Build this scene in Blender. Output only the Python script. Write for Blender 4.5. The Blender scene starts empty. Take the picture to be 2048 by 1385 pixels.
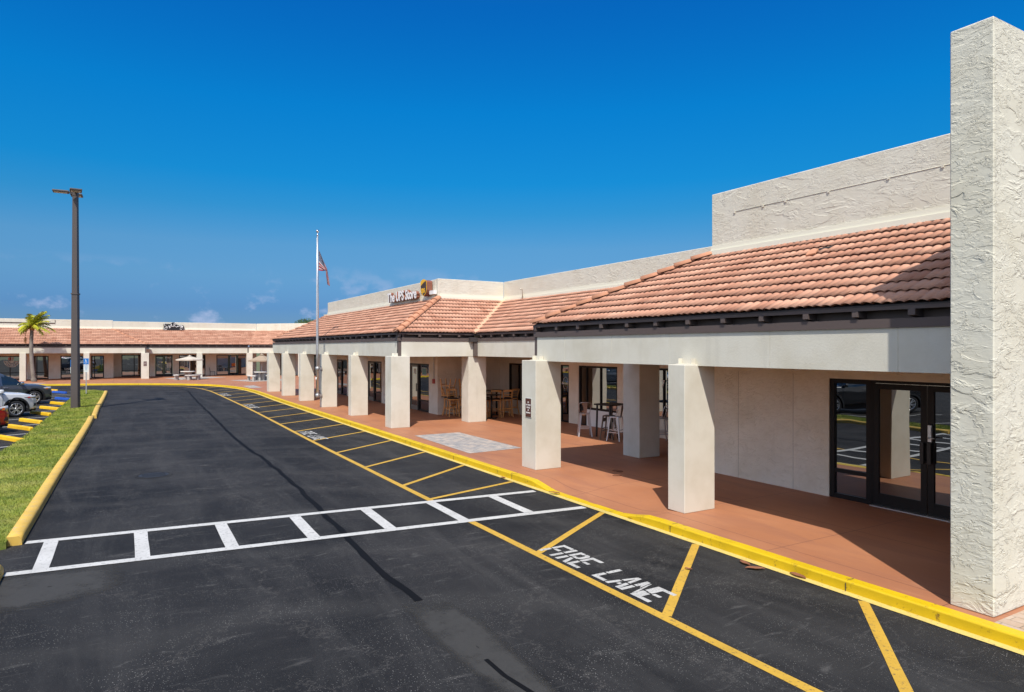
import bpy, bmesh, math, random
from mathutils import Vector, Matrix, noise as mnoise
R = math.radians
random.seed(7)
C = bpy.context.scene.collection
sc = bpy.context.scene

# ------------------------------------------------------------------ camera
# world axes: +x = across the drive towards the shops, +y = along the shops, z up, drive surface z = 0
cam = bpy.data.objects.new('camera', bpy.data.cameras.new('camera'))
C.objects.link(cam)
cam.location = (0, 0, 3.0)
cam.rotation_euler = (R(90), 0, R(-30.33))
cam.data.sensor_width = 36
cam.data.lens = 1340 / 2048 * 36
cam.data.shift_y = 4.5 / 2048
cam.data.clip_end = 6000
sc.camera = cam

# ------------------------------------------------------------------ sun and sky
SUN_EL = 55.8
SD = Vector((.543 * math.cos(R(SUN_EL)), .84 * math.cos(R(SUN_EL)), -math.sin(R(SUN_EL)))).normalized()
sun = bpy.data.objects.new('sun', bpy.data.lights.new('sun', 'SUN'))
sun.data.energy = 4.15
sun.data.angle = R(.5)
sun.data.color = (1, .95, .86)
sun.rotation_euler = SD.to_track_quat('-Z', 'Y').to_euler()
sun.location = (0, -10, 40)
C.objects.link(sun)

wd = bpy.data.worlds.new('World')
sc.world = wd
wd.use_nodes = True
wn = wd.node_tree.nodes
wl = wd.node_tree.links
wn.clear()
wo = wn.new('ShaderNodeOutputWorld')
bg = wn.new('ShaderNodeBackground')
sky = wn.new('ShaderNodeTexSky')
sky.sky_type = 'NISHITA'
sky.sun_disc = False
sky.sun_elevation = R(SUN_EL)
sky.sun_rotation = R(212.9)
sky.altitude = 0
sky.air_density = 1.0
sky.dust_density = .35
sky.ozone_density = 3.2
bg.inputs['Strength'].default_value = .12
# small fair-weather clouds low over the horizon
wtc = wn.new('ShaderNodeTexCoord')
wsep = wn.new('ShaderNodeSeparateXYZ')
wl.new(wtc.outputs['Generated'], wsep.inputs[0])
wmap = wn.new('ShaderNodeMapping')
wmap.inputs['Scale'].default_value = (1, 1, 1.5)
wmap.inputs['Location'].default_value = (.35, .1, 0)
wl.new(wtc.outputs['Generated'], wmap.inputs[0])
wnz = wn.new('ShaderNodeTexNoise')
wnz.inputs['Scale'].default_value = 15
wnz.inputs['Detail'].default_value = 7
wnz.inputs['Roughness'].default_value = .56
wl.new(wmap.outputs[0], wnz.inputs['Vector'])
wr = wn.new('ShaderNodeMapRange')
wr.interpolation_type = 'SMOOTHSTEP'
wr.inputs['From Min'].default_value = .50
wr.inputs['From Max'].default_value = .64
wr.inputs['To Max'].default_value = .75
wl.new(wnz.outputs['Fac'], wr.inputs['Value'])
wb1 = wn.new('ShaderNodeMapRange')
wb1.inputs['From Min'].default_value = .12
wb1.inputs['From Max'].default_value = .05
wl.new(wsep.outputs['Z'], wb1.inputs['Value'])
wm = wn.new('ShaderNodeMath')
wm.operation = 'MULTIPLY'
wl.new(wr.outputs[0], wm.inputs[0])
wl.new(wb1.outputs[0], wm.inputs[1])
wmx = wn.new('ShaderNodeMixRGB')
wmx.inputs['Color2'].default_value = (3.0, 3.6, 5.2, 1)
wl.new(wm.outputs[0], wmx.inputs['Fac'])
# deep tropical blue: the clear-air tint by elevation
wcr = wn.new('ShaderNodeValToRGB')
el = wcr.color_ramp.elements
stops = [(0, (.18, .29, .53)), (.057, (.145, .29, .56)), (.10, (.21, .40, .59)), (.145, (.22, .47, .64)), (.195, (.09, .50, .72)), (.237, (.03, .53, .82)), (.33, (.012, .57, .96)), (.456, (.012, .48, 1.0)), (1, (.55, .85, 1))]
el[0].position, el[0].color = stops[0][0], (*stops[0][1], 1)
el[1].position, el[1].color = stops[-1][0], (*stops[-1][1], 1)
for p_, c_ in stops[1:-1]:
    e_ = el.new(p_); e_.color = (*c_, 1)
wl.new(wsep.outputs['Z'], wcr.inputs['Fac'])
wti = wn.new('ShaderNodeMixRGB'); wti.blend_type = 'MULTIPLY'; wti.inputs['Fac'].default_value = 1
wl.new(sky.outputs[0], wti.inputs['Color1']); wl.new(wcr.outputs[0], wti.inputs['Color2'])
# unseen white cloud added on the sunward side as fill light for the walkways
wdot = wn.new('ShaderNodeVectorMath'); wdot.operation = 'DOT_PRODUCT'; wdot.inputs[1].default_value = (-.80, -.60, 0)
wl.new(wtc.outputs['Generated'], wdot.inputs[0])
wbk = wn.new('ShaderNodeMapRange'); wbk.interpolation_type = 'SMOOTHSTEP'
wbk.inputs['From Min'].default_value = .12; wbk.inputs['From Max'].default_value = .5
wl.new(wdot.outputs['Value'], wbk.inputs['Value'])
wn2 = wn.new('ShaderNodeTexNoise'); wn2.inputs['Scale'].default_value = 3.2; wn2.inputs['Detail'].default_value = 6
wl.new(wtc.outputs['Generated'], wn2.inputs['Vector'])
wc2 = wn.new('ShaderNodeMapRange'); wc2.inputs['From Min'].default_value = .36; wc2.inputs['From Max'].default_value = .56
wl.new(wn2.outputs['Fac'], wc2.inputs['Value'])
wm2 = wn.new('ShaderNodeMath'); wm2.operation = 'MULTIPLY'
wl.new(wbk.outputs[0], wm2.inputs[0]); wl.new(wc2.outputs[0], wm2.inputs[1])
wmb = wn.new('ShaderNodeMixRGB'); wmb.inputs['Color2'].default_value = (8.3, 8.5, 9.1, 1)
wl.new(wm2.outputs[0], wmb.inputs['Fac']); wl.new(wti.outputs[0], wmb.inputs['Color1'])
wl.new(wmb.outputs[0], wmx.inputs['Color1'])
wl.new(wmx.outputs[0], bg.inputs['Color'])
wl.new(bg.outputs[0], wo.inputs['Surface'])

sc.view_settings.view_transform = 'Standard'
sc.view_settings.look = 'None'
sc.view_settings.gamma = 1
sc.view_settings.use_curve_mapping = False
sc.view_settings.exposure = 0.33
sc.cycles.max_bounces = 8
sc.cycles.caustics_reflective = False
sc.cycles.caustics_refractive = False

# ------------------------------------------------------------------ materials
def new_mat(name):
    m = bpy.data.materials.new(name)
    m.use_nodes = True
    nt = m.node_tree
    b = nt.nodes['Principled BSDF']
    return m, nt.nodes, nt.links, b

def plain(name, col, rough=.6, metal=0, spec=.5, coat=0, emit=None):
    m, n, l, b = new_mat(name)
    b.inputs['Base Color'].default_value = (*col, 1)
    b.inputs['Roughness'].default_value = rough
    b.inputs['Metallic'].default_value = metal
    b.inputs['Specular IOR Level'].default_value = spec
    b.inputs['Coat Weight'].default_value = coat
    b.inputs['Coat Roughness'].default_value = .05
    return m

def tex(n, l, kind, scale, detail=4, rough=.5, vec=None, dist=0):
    t = n.new({'noise': 'ShaderNodeTexNoise', 'vor': 'ShaderNodeTexVoronoi'}[kind])
    t.inputs['Scale'].default_value = scale
    if kind == 'noise':
        t.inputs['Detail'].default_value = detail
        t.inputs['Roughness'].default_value = rough
        t.inputs['Distortion'].default_value = dist
    if vec: l.new(vec, t.inputs['Vector'])
    return t

def ramp(n, l, fac, a, b, lo, hi):
    r = n.new('ShaderNodeMapRange')
    r.inputs['From Min'].default_value = a
    r.inputs['From Max'].default_value = b
    r.inputs['To Min'].default_value = lo
    r.inputs['To Max'].default_value = hi
    l.new(fac, r.inputs['Value'])
    return r.outputs[0]

def mixc(n, l, fac, c1, c2, mode='MIX'):
    m = n.new('ShaderNodeMixRGB')
    m.blend_type = mode
    for i, c in ((1, c1), (2, c2)):
        if isinstance(c, (tuple, list)):
            m.inputs[i].default_value = (*c[:3], 1)
        else:
            l.new(c, m.inputs[i])
    if isinstance(fac, (int, float)): m.inputs[0].default_value = fac
    else: l.new(fac, m.inputs[0])
    return m.outputs[0]

def objco(n, scale=(1, 1, 1)):
    t = n.new('ShaderNodeTexCoord')
    return t.outputs['Object']

def mapped(n, l, vec, scale=(1, 1, 1), rot=(0, 0, 0)):
    m = n.new('ShaderNodeMapping')
    m.inputs['Scale'].default_value = scale
    m.inputs['Rotation'].default_value = rot
    l.new(vec, m.inputs[0])
    return m.outputs[0]

def bump(n, l, b, h, strength, dist, prev=None):
    bp = n.new('ShaderNodeBump')
    bp.inputs['Strength'].default_value = strength
    bp.inputs['Distance'].default_value = dist
    l.new(h, bp.inputs['Height'])
    if prev: l.new(prev, bp.inputs['Normal'])
    l.new(bp.outputs[0], b.inputs['Normal'])
    return bp.outputs[0]

def stucco(name, col, fine=30, fine_d=.004, trowel=0, tscale=4.5, dirt=.12):
    m, n, l, b = new_mat(name)
    o = objco(n)
    big = tex(n, l, 'noise', 1.3, 5, .6, o)
    dark = tuple(c * (1 - dirt) * f for c, f in zip(col, (1.0, .98, .94)))
    c = mixc(n, l, ramp(n, l, big.outputs['Fac'], .42, .68, 0, 1), col, dark)
    streak = tex(n, l, 'noise', 1, 4, .6, mapped(n, l, o, (7, 7, .5)))
    c = mixc(n, l, ramp(n, l, streak.outputs['Fac'], .56, .75, 0, .22), c, tuple(x * .72 for x in col))
    b.inputs['Roughness'].default_value = .88
    b.inputs['Specular IOR Level'].default_value = .2
    f = tex(n, l, 'noise', fine, 5, .65, o)
    nrm = bump(n, l, b, f.outputs['Fac'], .8, fine_d)
    if trowel:
        # thick skip-trowel ridges: thresholded, warped noise with crisp edges
        w = tex(n, l, 'noise', tscale * .8, 3, .5, o)
        warp = n.new('ShaderNodeVectorMath'); warp.operation = 'MULTIPLY_ADD'
        l.new(w.outputs['Color'], warp.inputs[0])
        warp.inputs[1].default_value = (.3, .3, .2)
        l.new(mapped(n, l, o, (1, 1, 2.2)), warp.inputs[2])
        t1 = tex(n, l, 'noise', tscale, 5, .58, warp.outputs[0], .5)
        t2 = tex(n, l, 'noise', tscale * 2.6, 4, .6, warp.outputs[0], .7)
        zone = tex(n, l, 'noise', tscale * .55, 3, .5, o)
        def ridge(t, mid, zlo, zhi, top):
            # rises slowly, then breaks off sharply: the lip a trowel leaves
            cr = n.new('ShaderNodeValToRGB'); e = cr.color_ramp.elements
            e[0].position = mid - .09; e[0].color = (0, 0, 0, 1); e[1].position = mid; e[1].color = (1, 1, 1, 1)
            e2 = e.new(mid + .012); e2.color = (.12, .12, .12, 1)
            l.new(t.outputs['Fac'], cr.inputs['Fac'])
            m_ = n.new('ShaderNodeMath'); m_.operation = 'MULTIPLY'
            l.new(cr.outputs[0], m_.inputs[0]); l.new(ramp(n, l, zone.outputs['Fac'], zlo, zhi, .0, top), m_.inputs[1])
            return m_.outputs[0]
        r1 = ridge(t1, .55, .44, .6, 1); r2 = ridge(t2, .57, .56, .42, .6)
        mx = n.new('ShaderNodeMath'); mx.operation = 'MAXIMUM'
        l.new(r1, mx.inputs[0]); l.new(r2, mx.inputs[1])
        ad = n.new('ShaderNodeMath'); ad.operation = 'MULTIPLY_ADD'
        l.new(t1.outputs['Fac'], ad.inputs[0]); ad.inputs[1].default_value = .5
        l.new(mx.outputs[0], ad.inputs[2])
        bump(n, l, b, ad.outputs[0], 1, trowel, nrm)
    l.new(c, b.inputs['Base Color'])
    return m

CREAM = (.67, .645, .545)
M = {}
M['pylon'] = stucco('pylon_stucco', CREAM, 26, .003, .0095, 3.1, .06)
M['parapet'] = stucco('parapet_stucco', (.67, .635, .54), 22, .003, .007, 2.2, .07)
M['wall'] = stucco('wall_stucco', (.83, .77, .665), 28, .004, .006, 3.4, .12)
M['beam'] = stucco('beam_stucco', (.65, .625, .54), 34, .004, 0, 0, .10)
M['pillar'] = stucco('pillar_stucco', (.665, .635, .55), 60, .002, 0, 0, .12)
M['ceiling'] = plain('ceiling_paint', (.76, .72, .64), .9)
M['joint'] = plain('sealed_joint', (.52, .48, .42), .8)
M['brown'] = plain('brown_paint', (.105, .078, .070), .6)
M['dkbrown'] = plain('dark_brown_paint', (.05, .042, .042), .6)
M['flashing'] = plain('cream_flashing', (.78, .75, .62), .5)
M['bronze'] = plain('bronze_frame', (.012, .010, .010), .5, .1, .3)
M['greyframe'] = plain('grey_frame', (.20, .19, .17), .45, .3)
M['black'] = plain('black_paint', (.012, .012, .013), .45)
M['rubber'] = plain('rubber', (.014, .014, .015), .85)
M['white'] = plain('white_paint', (.82, .81, .8), .5)
M['chrome'] = plain('chrome', (.75, .75, .77), .18, 1)
M['alu'] = plain('aluminium', (.6, .61, .63), .38, .85)
M['steel'] = plain('galvanised_steel', (.42, .42, .43), .5, .6)
M['redbox'] = plain('red_enamel', (.42, .03, .02), .4)
M['concrete'] = stucco('concrete', (.42, .40, .37), 40, .004, 0, 0, .2)
M['pole'] = plain('pole_bronze', (.085, .07, .065), .5, .1)
M['lens'] = plain('lamp_lens', (.72, .66, .5), .3)

def glass(name, refl=.42, tint=(.7, .72, .72), base=(.008, .009, .011), wav=.0025):
    m, n, l, b = new_mat(name)
    n.remove(b)
    out = [x for x in n if x.type == 'OUTPUT_MATERIAL'][0]
    o = objco(n)
    w = tex(n, l, 'noise', 1.6, 1, .4, o)
    bp = n.new('ShaderNodeBump'); bp.inputs['Strength'].default_value = .5
    bp.inputs['Distance'].default_value = wav
    l.new(w.outputs['Fac'], bp.inputs['Height'])
    g = n.new('ShaderNodeBsdfGlossy'); g.inputs['Roughness'].default_value = .0
    g.inputs['Color'].default_value = (*tint, 1)
    l.new(bp.outputs[0], g.inputs['Normal'])
    d = n.new('ShaderNodeBsdfDiffuse'); d.inputs['Color'].default_value = (*base, 1)
    lw = n.new('ShaderNodeLayerWeight'); lw.inputs['Blend'].default_value = .28
    r = ramp(n, l, lw.outputs['Fresnel'], 0, 1, refl, .95)
    mx = n.new('ShaderNodeMixShader')
    l.new(r, mx.inputs[0]); l.new(d.outputs[0], mx.inputs[1]); l.new(g.outputs[0], mx.inputs[2])
    l.new(mx.outputs[0], out.inputs['Surface'])
    return m
M['glass'] = glass('window_glass')
M['carglass'] = glass('car_glass', .12, (.8, .85, .85), (.01, .014, .012), 0)

def tile_mat():
    m, n, l, b = new_mat('terracotta_tiles')
    uv = n.new('ShaderNodeUVMap').outputs[0]
    fl = n.new('ShaderNodeVectorMath'); fl.operation = 'FLOOR'
    l.new(uv, fl.inputs[0])
    wnn = n.new('ShaderNodeTexWhiteNoise'); wnn.noise_dimensions = '2D'
    l.new(fl.outputs[0], wnn.inputs['Vector'])
    o = objco(n)
    c = mixc(n, l, ramp(n, l, wnn.outputs['Value'], 0, 1, 0, 1), (.47, .225, .145), (.66, .365, .25))
    big = tex(n, l, 'noise', .9, 4, .6, o)
    c = mixc(n, l, ramp(n, l, big.outputs['Fac'], .4, .7, 0, .5), c, (.44, .20, .13))
    st = tex(n, l, 'noise', 9, 5, .7, o)
    c = mixc(n, l, ramp(n, l, st.outputs['Fac'], .58, .75, 0, .55), c, (.66, .42, .30))
    st2 = tex(n, l, 'noise', 5, 6, .75, o)
    c = mixc(n, l, ramp(n, l, st2.outputs['Fac'], .62, .72, 0, .5), c, (.22, .10, .07))
    l.new(c, b.inputs['Base Color'])
    b.inputs['Roughness'].default_value = .8
    b.inputs['Specular IOR Level'].default_value = .3
    f = tex(n, l, 'noise', 60, 3, .6, o)
    bump(n, l, b, f.outputs['Fac'], .5, .003)
    return m
M['tiles'] = tile_mat()
M['tilebutt'] = stucco('shade_dark_tile_ends', (.17, .078, .05), 40, .003, 0, 0, .3)  # shadow under each tile course, put into the colour of the tile ends
M['tilecap'] = stucco('ridge_cap_clay', (.56, .27, .165), 40, .003, 0, 0, .25)
M['valley'] = stucco('valley_mortar', (.64, .40, .26), 40, .003, 0, 0, .15)

def asphalt_mat():
    m, n, l, b = new_mat('asphalt')
    o = objco(n)
    big = tex(n, l, 'noise', .35, 6, .65, o, .4)
    c = mixc(n, l, ramp(n, l, big.outputs['Fac'], .38, .66, 0, 1), (.0085, .0087, .010), (.0265, .0258, .0265))
    # lanes of wear running along the drive
    wv = tex(n, l, 'noise', 1, 6, .68, mapped(n, l, o, (1.3, .16, 1)), .8)
    c = mixc(n, l, ramp(n, l, wv.outputs['Fac'], .48, .70, 0, .75), c, (.044, .0425, .042))
    # short pale scuffs lying across the drive, and long curved tyre sweeps
    scuf = tex(n, l, 'noise', 1, 6, .75, mapped(n, l, o, (1.3, 5.5, 1), (0, 0, .35)), 1.0)
    c = mixc(n, l, ramp(n, l, scuf.outputs['Fac'], .58, .70, 0, .6), c, (.11, .105, .10))
    grit = tex(n, l, 'noise', 190, 2, .6, o)
    c = mixc(n, l, ramp(n, l, grit.outputs['Fac'], .60, .74, 0, .8), c, (.13, .125, .12))
    wav = n.new('ShaderNodeTexWave'); wav.wave_type = 'RINGS'; wav.rings_direction = 'Z'
    wav.inputs['Scale'].default_value = .17; wav.inputs['Distortion'].default_value = 5; wav.inputs['Detail'].default_value = 4; wav.inputs['Detail Scale'].default_value = 1.5
    l.new(mapped(n, l, o, (1, .8, 1)), wav.inputs['Vector'])
    c = mixc(n, l, ramp(n, l, wav.outputs['Fac'], .78, 1, 0, .3), c, (.05, .048, .046))
    drip = tex(n, l, 'noise', 2.7, 5, .7, o)
    c = mixc(n, l, ramp(n, l, drip.outputs['Fac'], .64, .74, 0, .7), c, (.006, .006, .007))
    sc2 = tex(n, l, 'noise', 70, 2, .6, o)
    c = mixc(n, l, ramp(n, l, sc2.outputs['Fac'], .48, .7, 0, .4), c, (.028, .027, .027))
    v = tex(n, l, 'vor', 40, vec=o)
    vm = n.new('ShaderNodeMath'); vm.operation = 'LESS_THAN'; vm.inputs[1].default_value = .17
    l.new(v.outputs['Distance'], vm.inputs[0])
    msk = tex(n, l, 'noise', 1.1, 5, .65, o)
    mm = n.new('ShaderNodeMath'); mm.operation = 'MULTIPLY'
    l.new(vm.outputs[0], mm.inputs[0])
    l.new(ramp(n, l, msk.outputs['Fac'], .42, .66, .08, .8), mm.inputs[1])
    c = mixc(n, l, mm.outputs[0], c, (.30, .29, .27))
    # faint cracks
    vc = tex(n, l, 'vor', .42, vec=o); vc.feature = 'DISTANCE_TO_EDGE'
    wob = tex(n, l, 'noise', 2.5, 5, .7, o)
    wv2 = n.new('ShaderNodeVectorMath'); wv2.operation = 'MULTIPLY_ADD'
    l.new(wob.outputs['Color'], wv2.inputs[0]); wv2.inputs[1].default_value = (.9, .9, .9)
    l.new(o, wv2.inputs[2]); l.new(wv2.outputs[0], vc.inputs['Vector'])
    ck = ramp(n, l, vc.outputs['Distance'], .0, .006, .3, 0)
    c = mixc(n, l, ck, c, (.13, .12, .11))
    l.new(c, b.inputs['Base Color'])
    b.inputs['Roughness'].default_value = .8
    b.inputs['Specular IOR Level'].default_value = .2
    f = tex(n, l, 'noise', 90, 3, .7, o)
    bump(n, l, b, f.outputs['Fac'], .7, .006)
    return m
M['asphalt'] = asphalt_mat()

def patch_mat(name, col, edge):
    """worn or newer surfacing over the asphalt, fading out through noise at its rim (uv.x = 0 at rim, 1 inside)"""
    m, n, l, b = new_mat(name)
    o = objco(n)
    uv = n.new('ShaderNodeUVMap').outputs[0]
    sx = n.new('ShaderNodeSeparateXYZ'); l.new(uv, sx.inputs[0])
    nz = tex(n, l, 'noise', 3.5, 6, .7, o)
    ad = n.new('ShaderNodeMath'); ad.operation = 'ADD'
    l.new(sx.outputs[0], ad.inputs[0]); l.new(nz.outputs['Fac'], ad.inputs[1])
    a = ramp(n, l, ad.outputs[0], .75, .75 + edge, 0, 1)
    g = tex(n, l, 'noise', 80, 3, .7, o)
    c = mixc(n, l, ramp(n, l, g.outputs['Fac'], .4, .7, 0, .7), col, tuple(x * 1.6 for x in col))
    l.new(c, b.inputs['Base Color'])
    l.new(a, b.inputs['Alpha'])
    b.inputs['Roughness'].default_value = .8
    return m
M['graypatch'] = patch_mat('worn_asphalt', (.032, .030, .027), .7)
M['tar'] = plain('crack_tar', (.004, .004, .0045), .75, 0, .15)

def paint_mat(name, col, under, wear=.1, rough=.65, scale=18):
    m, n, l, b = new_mat(name)
    o = objco(n)
    t = tex(n, l, 'noise', scale, 7, .75, o)
    c = mixc(n, l, ramp(n, l, t.outputs['Fac'], .64 - wear, .72 - wear * .7, 0, 1), col, under)
    t2 = tex(n, l, 'noise', 2.2, 5, .6, o)
    c = mixc(n, l, ramp(n, l, t2.outputs['Fac'], .4, .7, 0, .4), c, tuple(x * .62 for x in col))
    l.new(c, b.inputs['Base Color'])
    b.inputs['Roughness'].default_value = rough
    f = tex(n, l, 'noise', 70, 3, .7, o)
    bump(n, l, b, f.outputs['Fac'], .6, .003)
    return m
M['yline'] = paint_mat('yellow_line_paint', (.56, .335, .04), (.12, .09, .05), .09)
M['ygutter'] = paint_mat('pale_yellow_gutter_paint', (.64, .50, .15), (.20, .17, .10), .09, scale=30)
M['wline'] = paint_mat('white_line_paint', (.55, .54, .52), (.13, .13, .13), .09)
M['wtext'] = paint_mat('white_stencil_paint', (.50, .49, .47), (.10, .10, .10), .12, scale=30)
M['kerb'] = paint_mat('yellow_kerb_paint', (.66, .44, .003), (.18, .10, .02), .065, .55, scale=7)
M['islandkerb'] = paint_mat('faded_yellow_kerb_paint', (.68, .43, .08), (.46, .38, .24), .10, .7, scale=11)
M['stopyellow'] = paint_mat('wheel_stop_yellow', (.78, .46, .01), (.5, .3, .05), .03)
M['stopblue'] = paint_mat('wheel_stop_blue', (.01, .08, .42), (.1, .15, .3), .0)

def walk_mat():
    m, n, l, b = new_mat('painted_walkway')
    o = objco(n)
    big = tex(n, l, 'noise', .5, 5, .6, o)
    c = mixc(n, l, ramp(n, l, big.outputs['Fac'], .38, .66, 0, 1), (.36, .145, .068), (.41, .178, .088))
    dr = tex(n, l, 'noise', 1, 5, .65, mapped(n, l, o, (2, .4, 1)), .8)
    c = mixc(n, l, ramp(n, l, dr.outputs['Fac'], .48, .70, 0, .7), c, (.29, .12, .07))
    sp = tex(n, l, 'noise', 3.4, 6, .7, o)
    c = mixc(n, l, ramp(n, l, sp.outputs['Fac'], .62, .74, 0, .35), c, (.24, .10, .06))
    sp2 = tex(n, l, 'noise', 1, 5, .7, mapped(n, l, o, (5, 1.2, 1), (0, 0, .3)))
    c = mixc(n, l, ramp(n, l, sp2.outputs['Fac'], .60, .74, 0, .3), c, (.50, .26, .15))
    sx = n.new('ShaderNodeSeparateXYZ'); l.new(o, sx.inputs[0])
    def joint(axis, step, off, w=.008):
        a = n.new('ShaderNodeMath'); a.operation = 'ADD'; a.inputs[1].default_value = off
        l.new(sx.outputs[axis], a.inputs[0])
        p = n.new('ShaderNodeMath'); p.operation = 'PINGPONG'; p.inputs[1].default_value = step / 2
        l.new(a.outputs[0], p.inputs[0])
        q = n.new('ShaderNodeMath'); q.operation = 'LESS_THAN'; q.inputs[1].default_value = w
        l.new(p.outputs[0], q.inputs[0])
        return q.outputs[0]
    j1 = joint(1, 2.36, .7); j2 = joint(0, 1.75, -8.25)
    mx = n.new('ShaderNodeMath'); mx.operation = 'MAXIMUM'
    l.new(j1, mx.inputs[0]); l.new(j2, mx.inputs[1])
    jf = n.new('ShaderNodeMath'); jf.operation = 'MULTIPLY'; jf.inputs[1].default_value = .75
    l.new(mx.outputs[0], jf.inputs[0])
    c = mixc(n, l, jf.outputs[0], c, (.17, .07, .045))
    l.new(c, b.inputs['Base Color'])
    b.inputs['Roughness'].default_value = .62
    f = tex(n, l, 'noise', 45, 4, .6, o)
    bump(n, l, b, f.outputs['Fac'], .4, .002)
    return m
M['walk'] = walk_mat()

def paver_mat(name, c1, c2, mortar):
    m, n, l, b = new_mat(name)
    o = objco(n)
    br = n.new('ShaderNodeTexBrick')
    br.inputs['Scale'].default_value = 1
    br.inputs['Brick Width'].default_value = .30
    br.inputs['Row Height'].default_value = .15
    br.inputs['Mortar Size'].default_value = .006
    br.inputs['Color1'].default_value = (*c1, 1)
    br.inputs['Color2'].default_value = (*c2, 1)
    br.inputs['Mortar'].default_value = (*mortar, 1)
    l.new(mapped(n, l, o, (1, 1, 1), (0, 0, R(90))), br.inputs['Vector'])
    t = tex(n, l, 'noise', 5, 5, .7, o)
    c = mixc(n, l, ramp(n, l, t.outputs['Fac'], .45, .65, 0, .5), br.outputs[0], (.50, .43, .37))
    l.new(c, b.inputs['Base Color'])
    b.inputs['Roughness'].default_value = .85
    bump(n, l, b, br.outputs['Fac'], -.4, .004)
    return m
M['paver'] = paver_mat('grey_pavers', (.44, .37, .32), (.25, .25, .255), (.17, .14, .12))
M['paver2'] = paver_mat('tan_pavers', (.40, .27, .18), (.46, .33, .23), (.2, .15, .1))

def grass_mat(name, c1, c2, c3):
    m, n, l, b = new_mat(name)
    o = objco(n)
    t = tex(n, l, 'noise', 1.6, 5, .65, o)
    c = mixc(n, l, ramp(n, l, t.outputs['Fac'], .38, .62, 0, 1), c1, c2)
    t2 = tex(n, l, 'noise', 14, 5, .7, o)
    c = mixc(n, l, ramp(n, l, t2.outputs['Fac'], .5, .72, 0, .8), c, c3)
    t3 = tex(n, l, 'noise', .7, 4, .6, o)
    c = mixc(n, l, ramp(n, l, t3.outputs['Fac'], .5, .68, 0, .6), c, c3)
    l.new(c, b.inputs['Base Color'])
    b.inputs['Roughness'].default_value = .8
    return m
M['grass'] = grass_mat('turf', (.09, .14, .014), (.18, .225, .025), (.30, .28, .07))
M['blade'] = grass_mat('grass_blades', (.11, .17, .014), (.26, .30, .03), (.42, .38, .11))
M['soil'] = grass_mat('distant_ground', (.08, .10, .03), (.12, .13, .05), (.2, .18, .1))

def wood_mat(name, col, rough=.45):
    m, n, l, b = new_mat(name)
    o = objco(n)
    t = tex(n, l, 'noise', 1, 4, .6, mapped(n, l, o, (30, 30, 4)), .5)
    c = mixc(n, l, ramp(n, l, t.outputs['Fac'], .3, .7, 0, 1), col, tuple(x * .68 for x in col))
    l.new(c, b.inputs['Base Color'])
    b.inputs['Roughness'].default_value = rough
    return m
M['oak'] = wood_mat('honey_wood', (.82, .43, .15))
M['slatwood'] = wood_mat('greyish_slat_wood', (.36, .24, .18))
M['seatblack'] = plain('black_vinyl', (.015, .014, .014), .4)
M['bronzemetal'] = plain('bronze_metal', (.11, .085, .065), .42, .6)
M['silvermetal'] = plain('silver_metal', (.56, .55, .57), .32, .55)
M['canvas1'] = plain('beige_canvas', (.52, .46, .38), .9)
M['canvas2'] = plain('tan_canvas', (.34, .255, .18), .9)
M['leafbrown'] = plain('dry_leaf', (.22, .085, .04), .7)
M['frond'] = grass_mat('palm_frond', (.20, .27, .010), (.46, .43, .015), (.62, .56, .03))
M['frond_dead'] = plain('dead_frond', (.36, .17, .05), .8)
M['palmtrunk'] = stucco('palm_trunk', (.25, .22, .19), 14, .01, 0, 0, .4)
M['leafgreen'] = grass_mat('tree_leaves', (.025, .05, .012), (.04, .08, .016), (.07, .12, .025))
M['bark'] = stucco('bark', (.12, .09, .06), 12, .02, 0, 0, .4)
M['orange'] = plain('orange_poster', (.75, .2, .03), .6)
M['poster'] = plain('poster_paper', (.62, .66, .64), .5)
M['posterblue'] = plain('teal_poster', (.12, .30, .30), .5)
M['blind'] = plain('window_blind', (.55, .49, .42), .8)
M['red'] = plain('sign_red', (.62, .02, .02), .5)
M['signbrown'] = plain('sign_brown', (.10, .035, .022), .5)
M['upsbrown'] = plain('sign_return_brown', (.24, .09, .055), .45)
M['shieldbrown'] = plain('shield_brown', (.06, .03, .015), .45)
M['gold'] = plain('shield_gold', (.85, .47, .01), .4)
M['hcblue'] = plain('sign_blue', (.01, .16, .5), .5)
M['car_grey'] = plain('grey_blue_car_paint', (.085, .105, .14), .3, .5, .5, 1)
M['car_white'] = plain('white_car_paint', (.66, .67, .69), .35, .1, .5, 1)
M['car_red'] = plain('red_car_paint', (.42, .008, .012), .3, .1, .5, 1)
M['car_black'] = plain('black_car_paint', (.02, .022, .027), .25, .3, .5, 1)
M['rim'] = plain('alloy_rim', (.62, .62, .64), .28, .8)
M['headlight'] = plain('headlight_lens', (.5, .5, .5), .12, .2)
M['amber'] = plain('amber_lens', (.6, .15, .02), .2)
M['iron'] = plain('cast_iron', (.03, .03, .032), .6, .4)

# ------------------------------------------------------------------ object helpers
def wloc(o):
    v = Vector((0, 0, 0))
    while o is not None:
        v = v + o.location
        o = o.parent
    return v

def mk(name, bm, mat, parent=None, local=False, smooth=False):
    """link bm as one mesh object; bm is in world coordinates unless local"""
    if parent is not None and not local:
        bmesh.ops.translate(bm, verts=bm.verts, vec=-wloc(parent))
    me = bpy.data.meshes.new(name)
    bm.normal_update()
    bm.to_mesh(me)
    bm.free()
    for m_ in (mat if isinstance(mat, (list, tuple)) else [mat]):
        me.materials.append(m_)
    if smooth:
        me.polygons.foreach_set('use_smooth', [True] * len(me.polygons))
    o = bpy.data.objects.new(name, me)
    C.objects.link(o)
    if parent is not None: o.parent = parent
    return o

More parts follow.
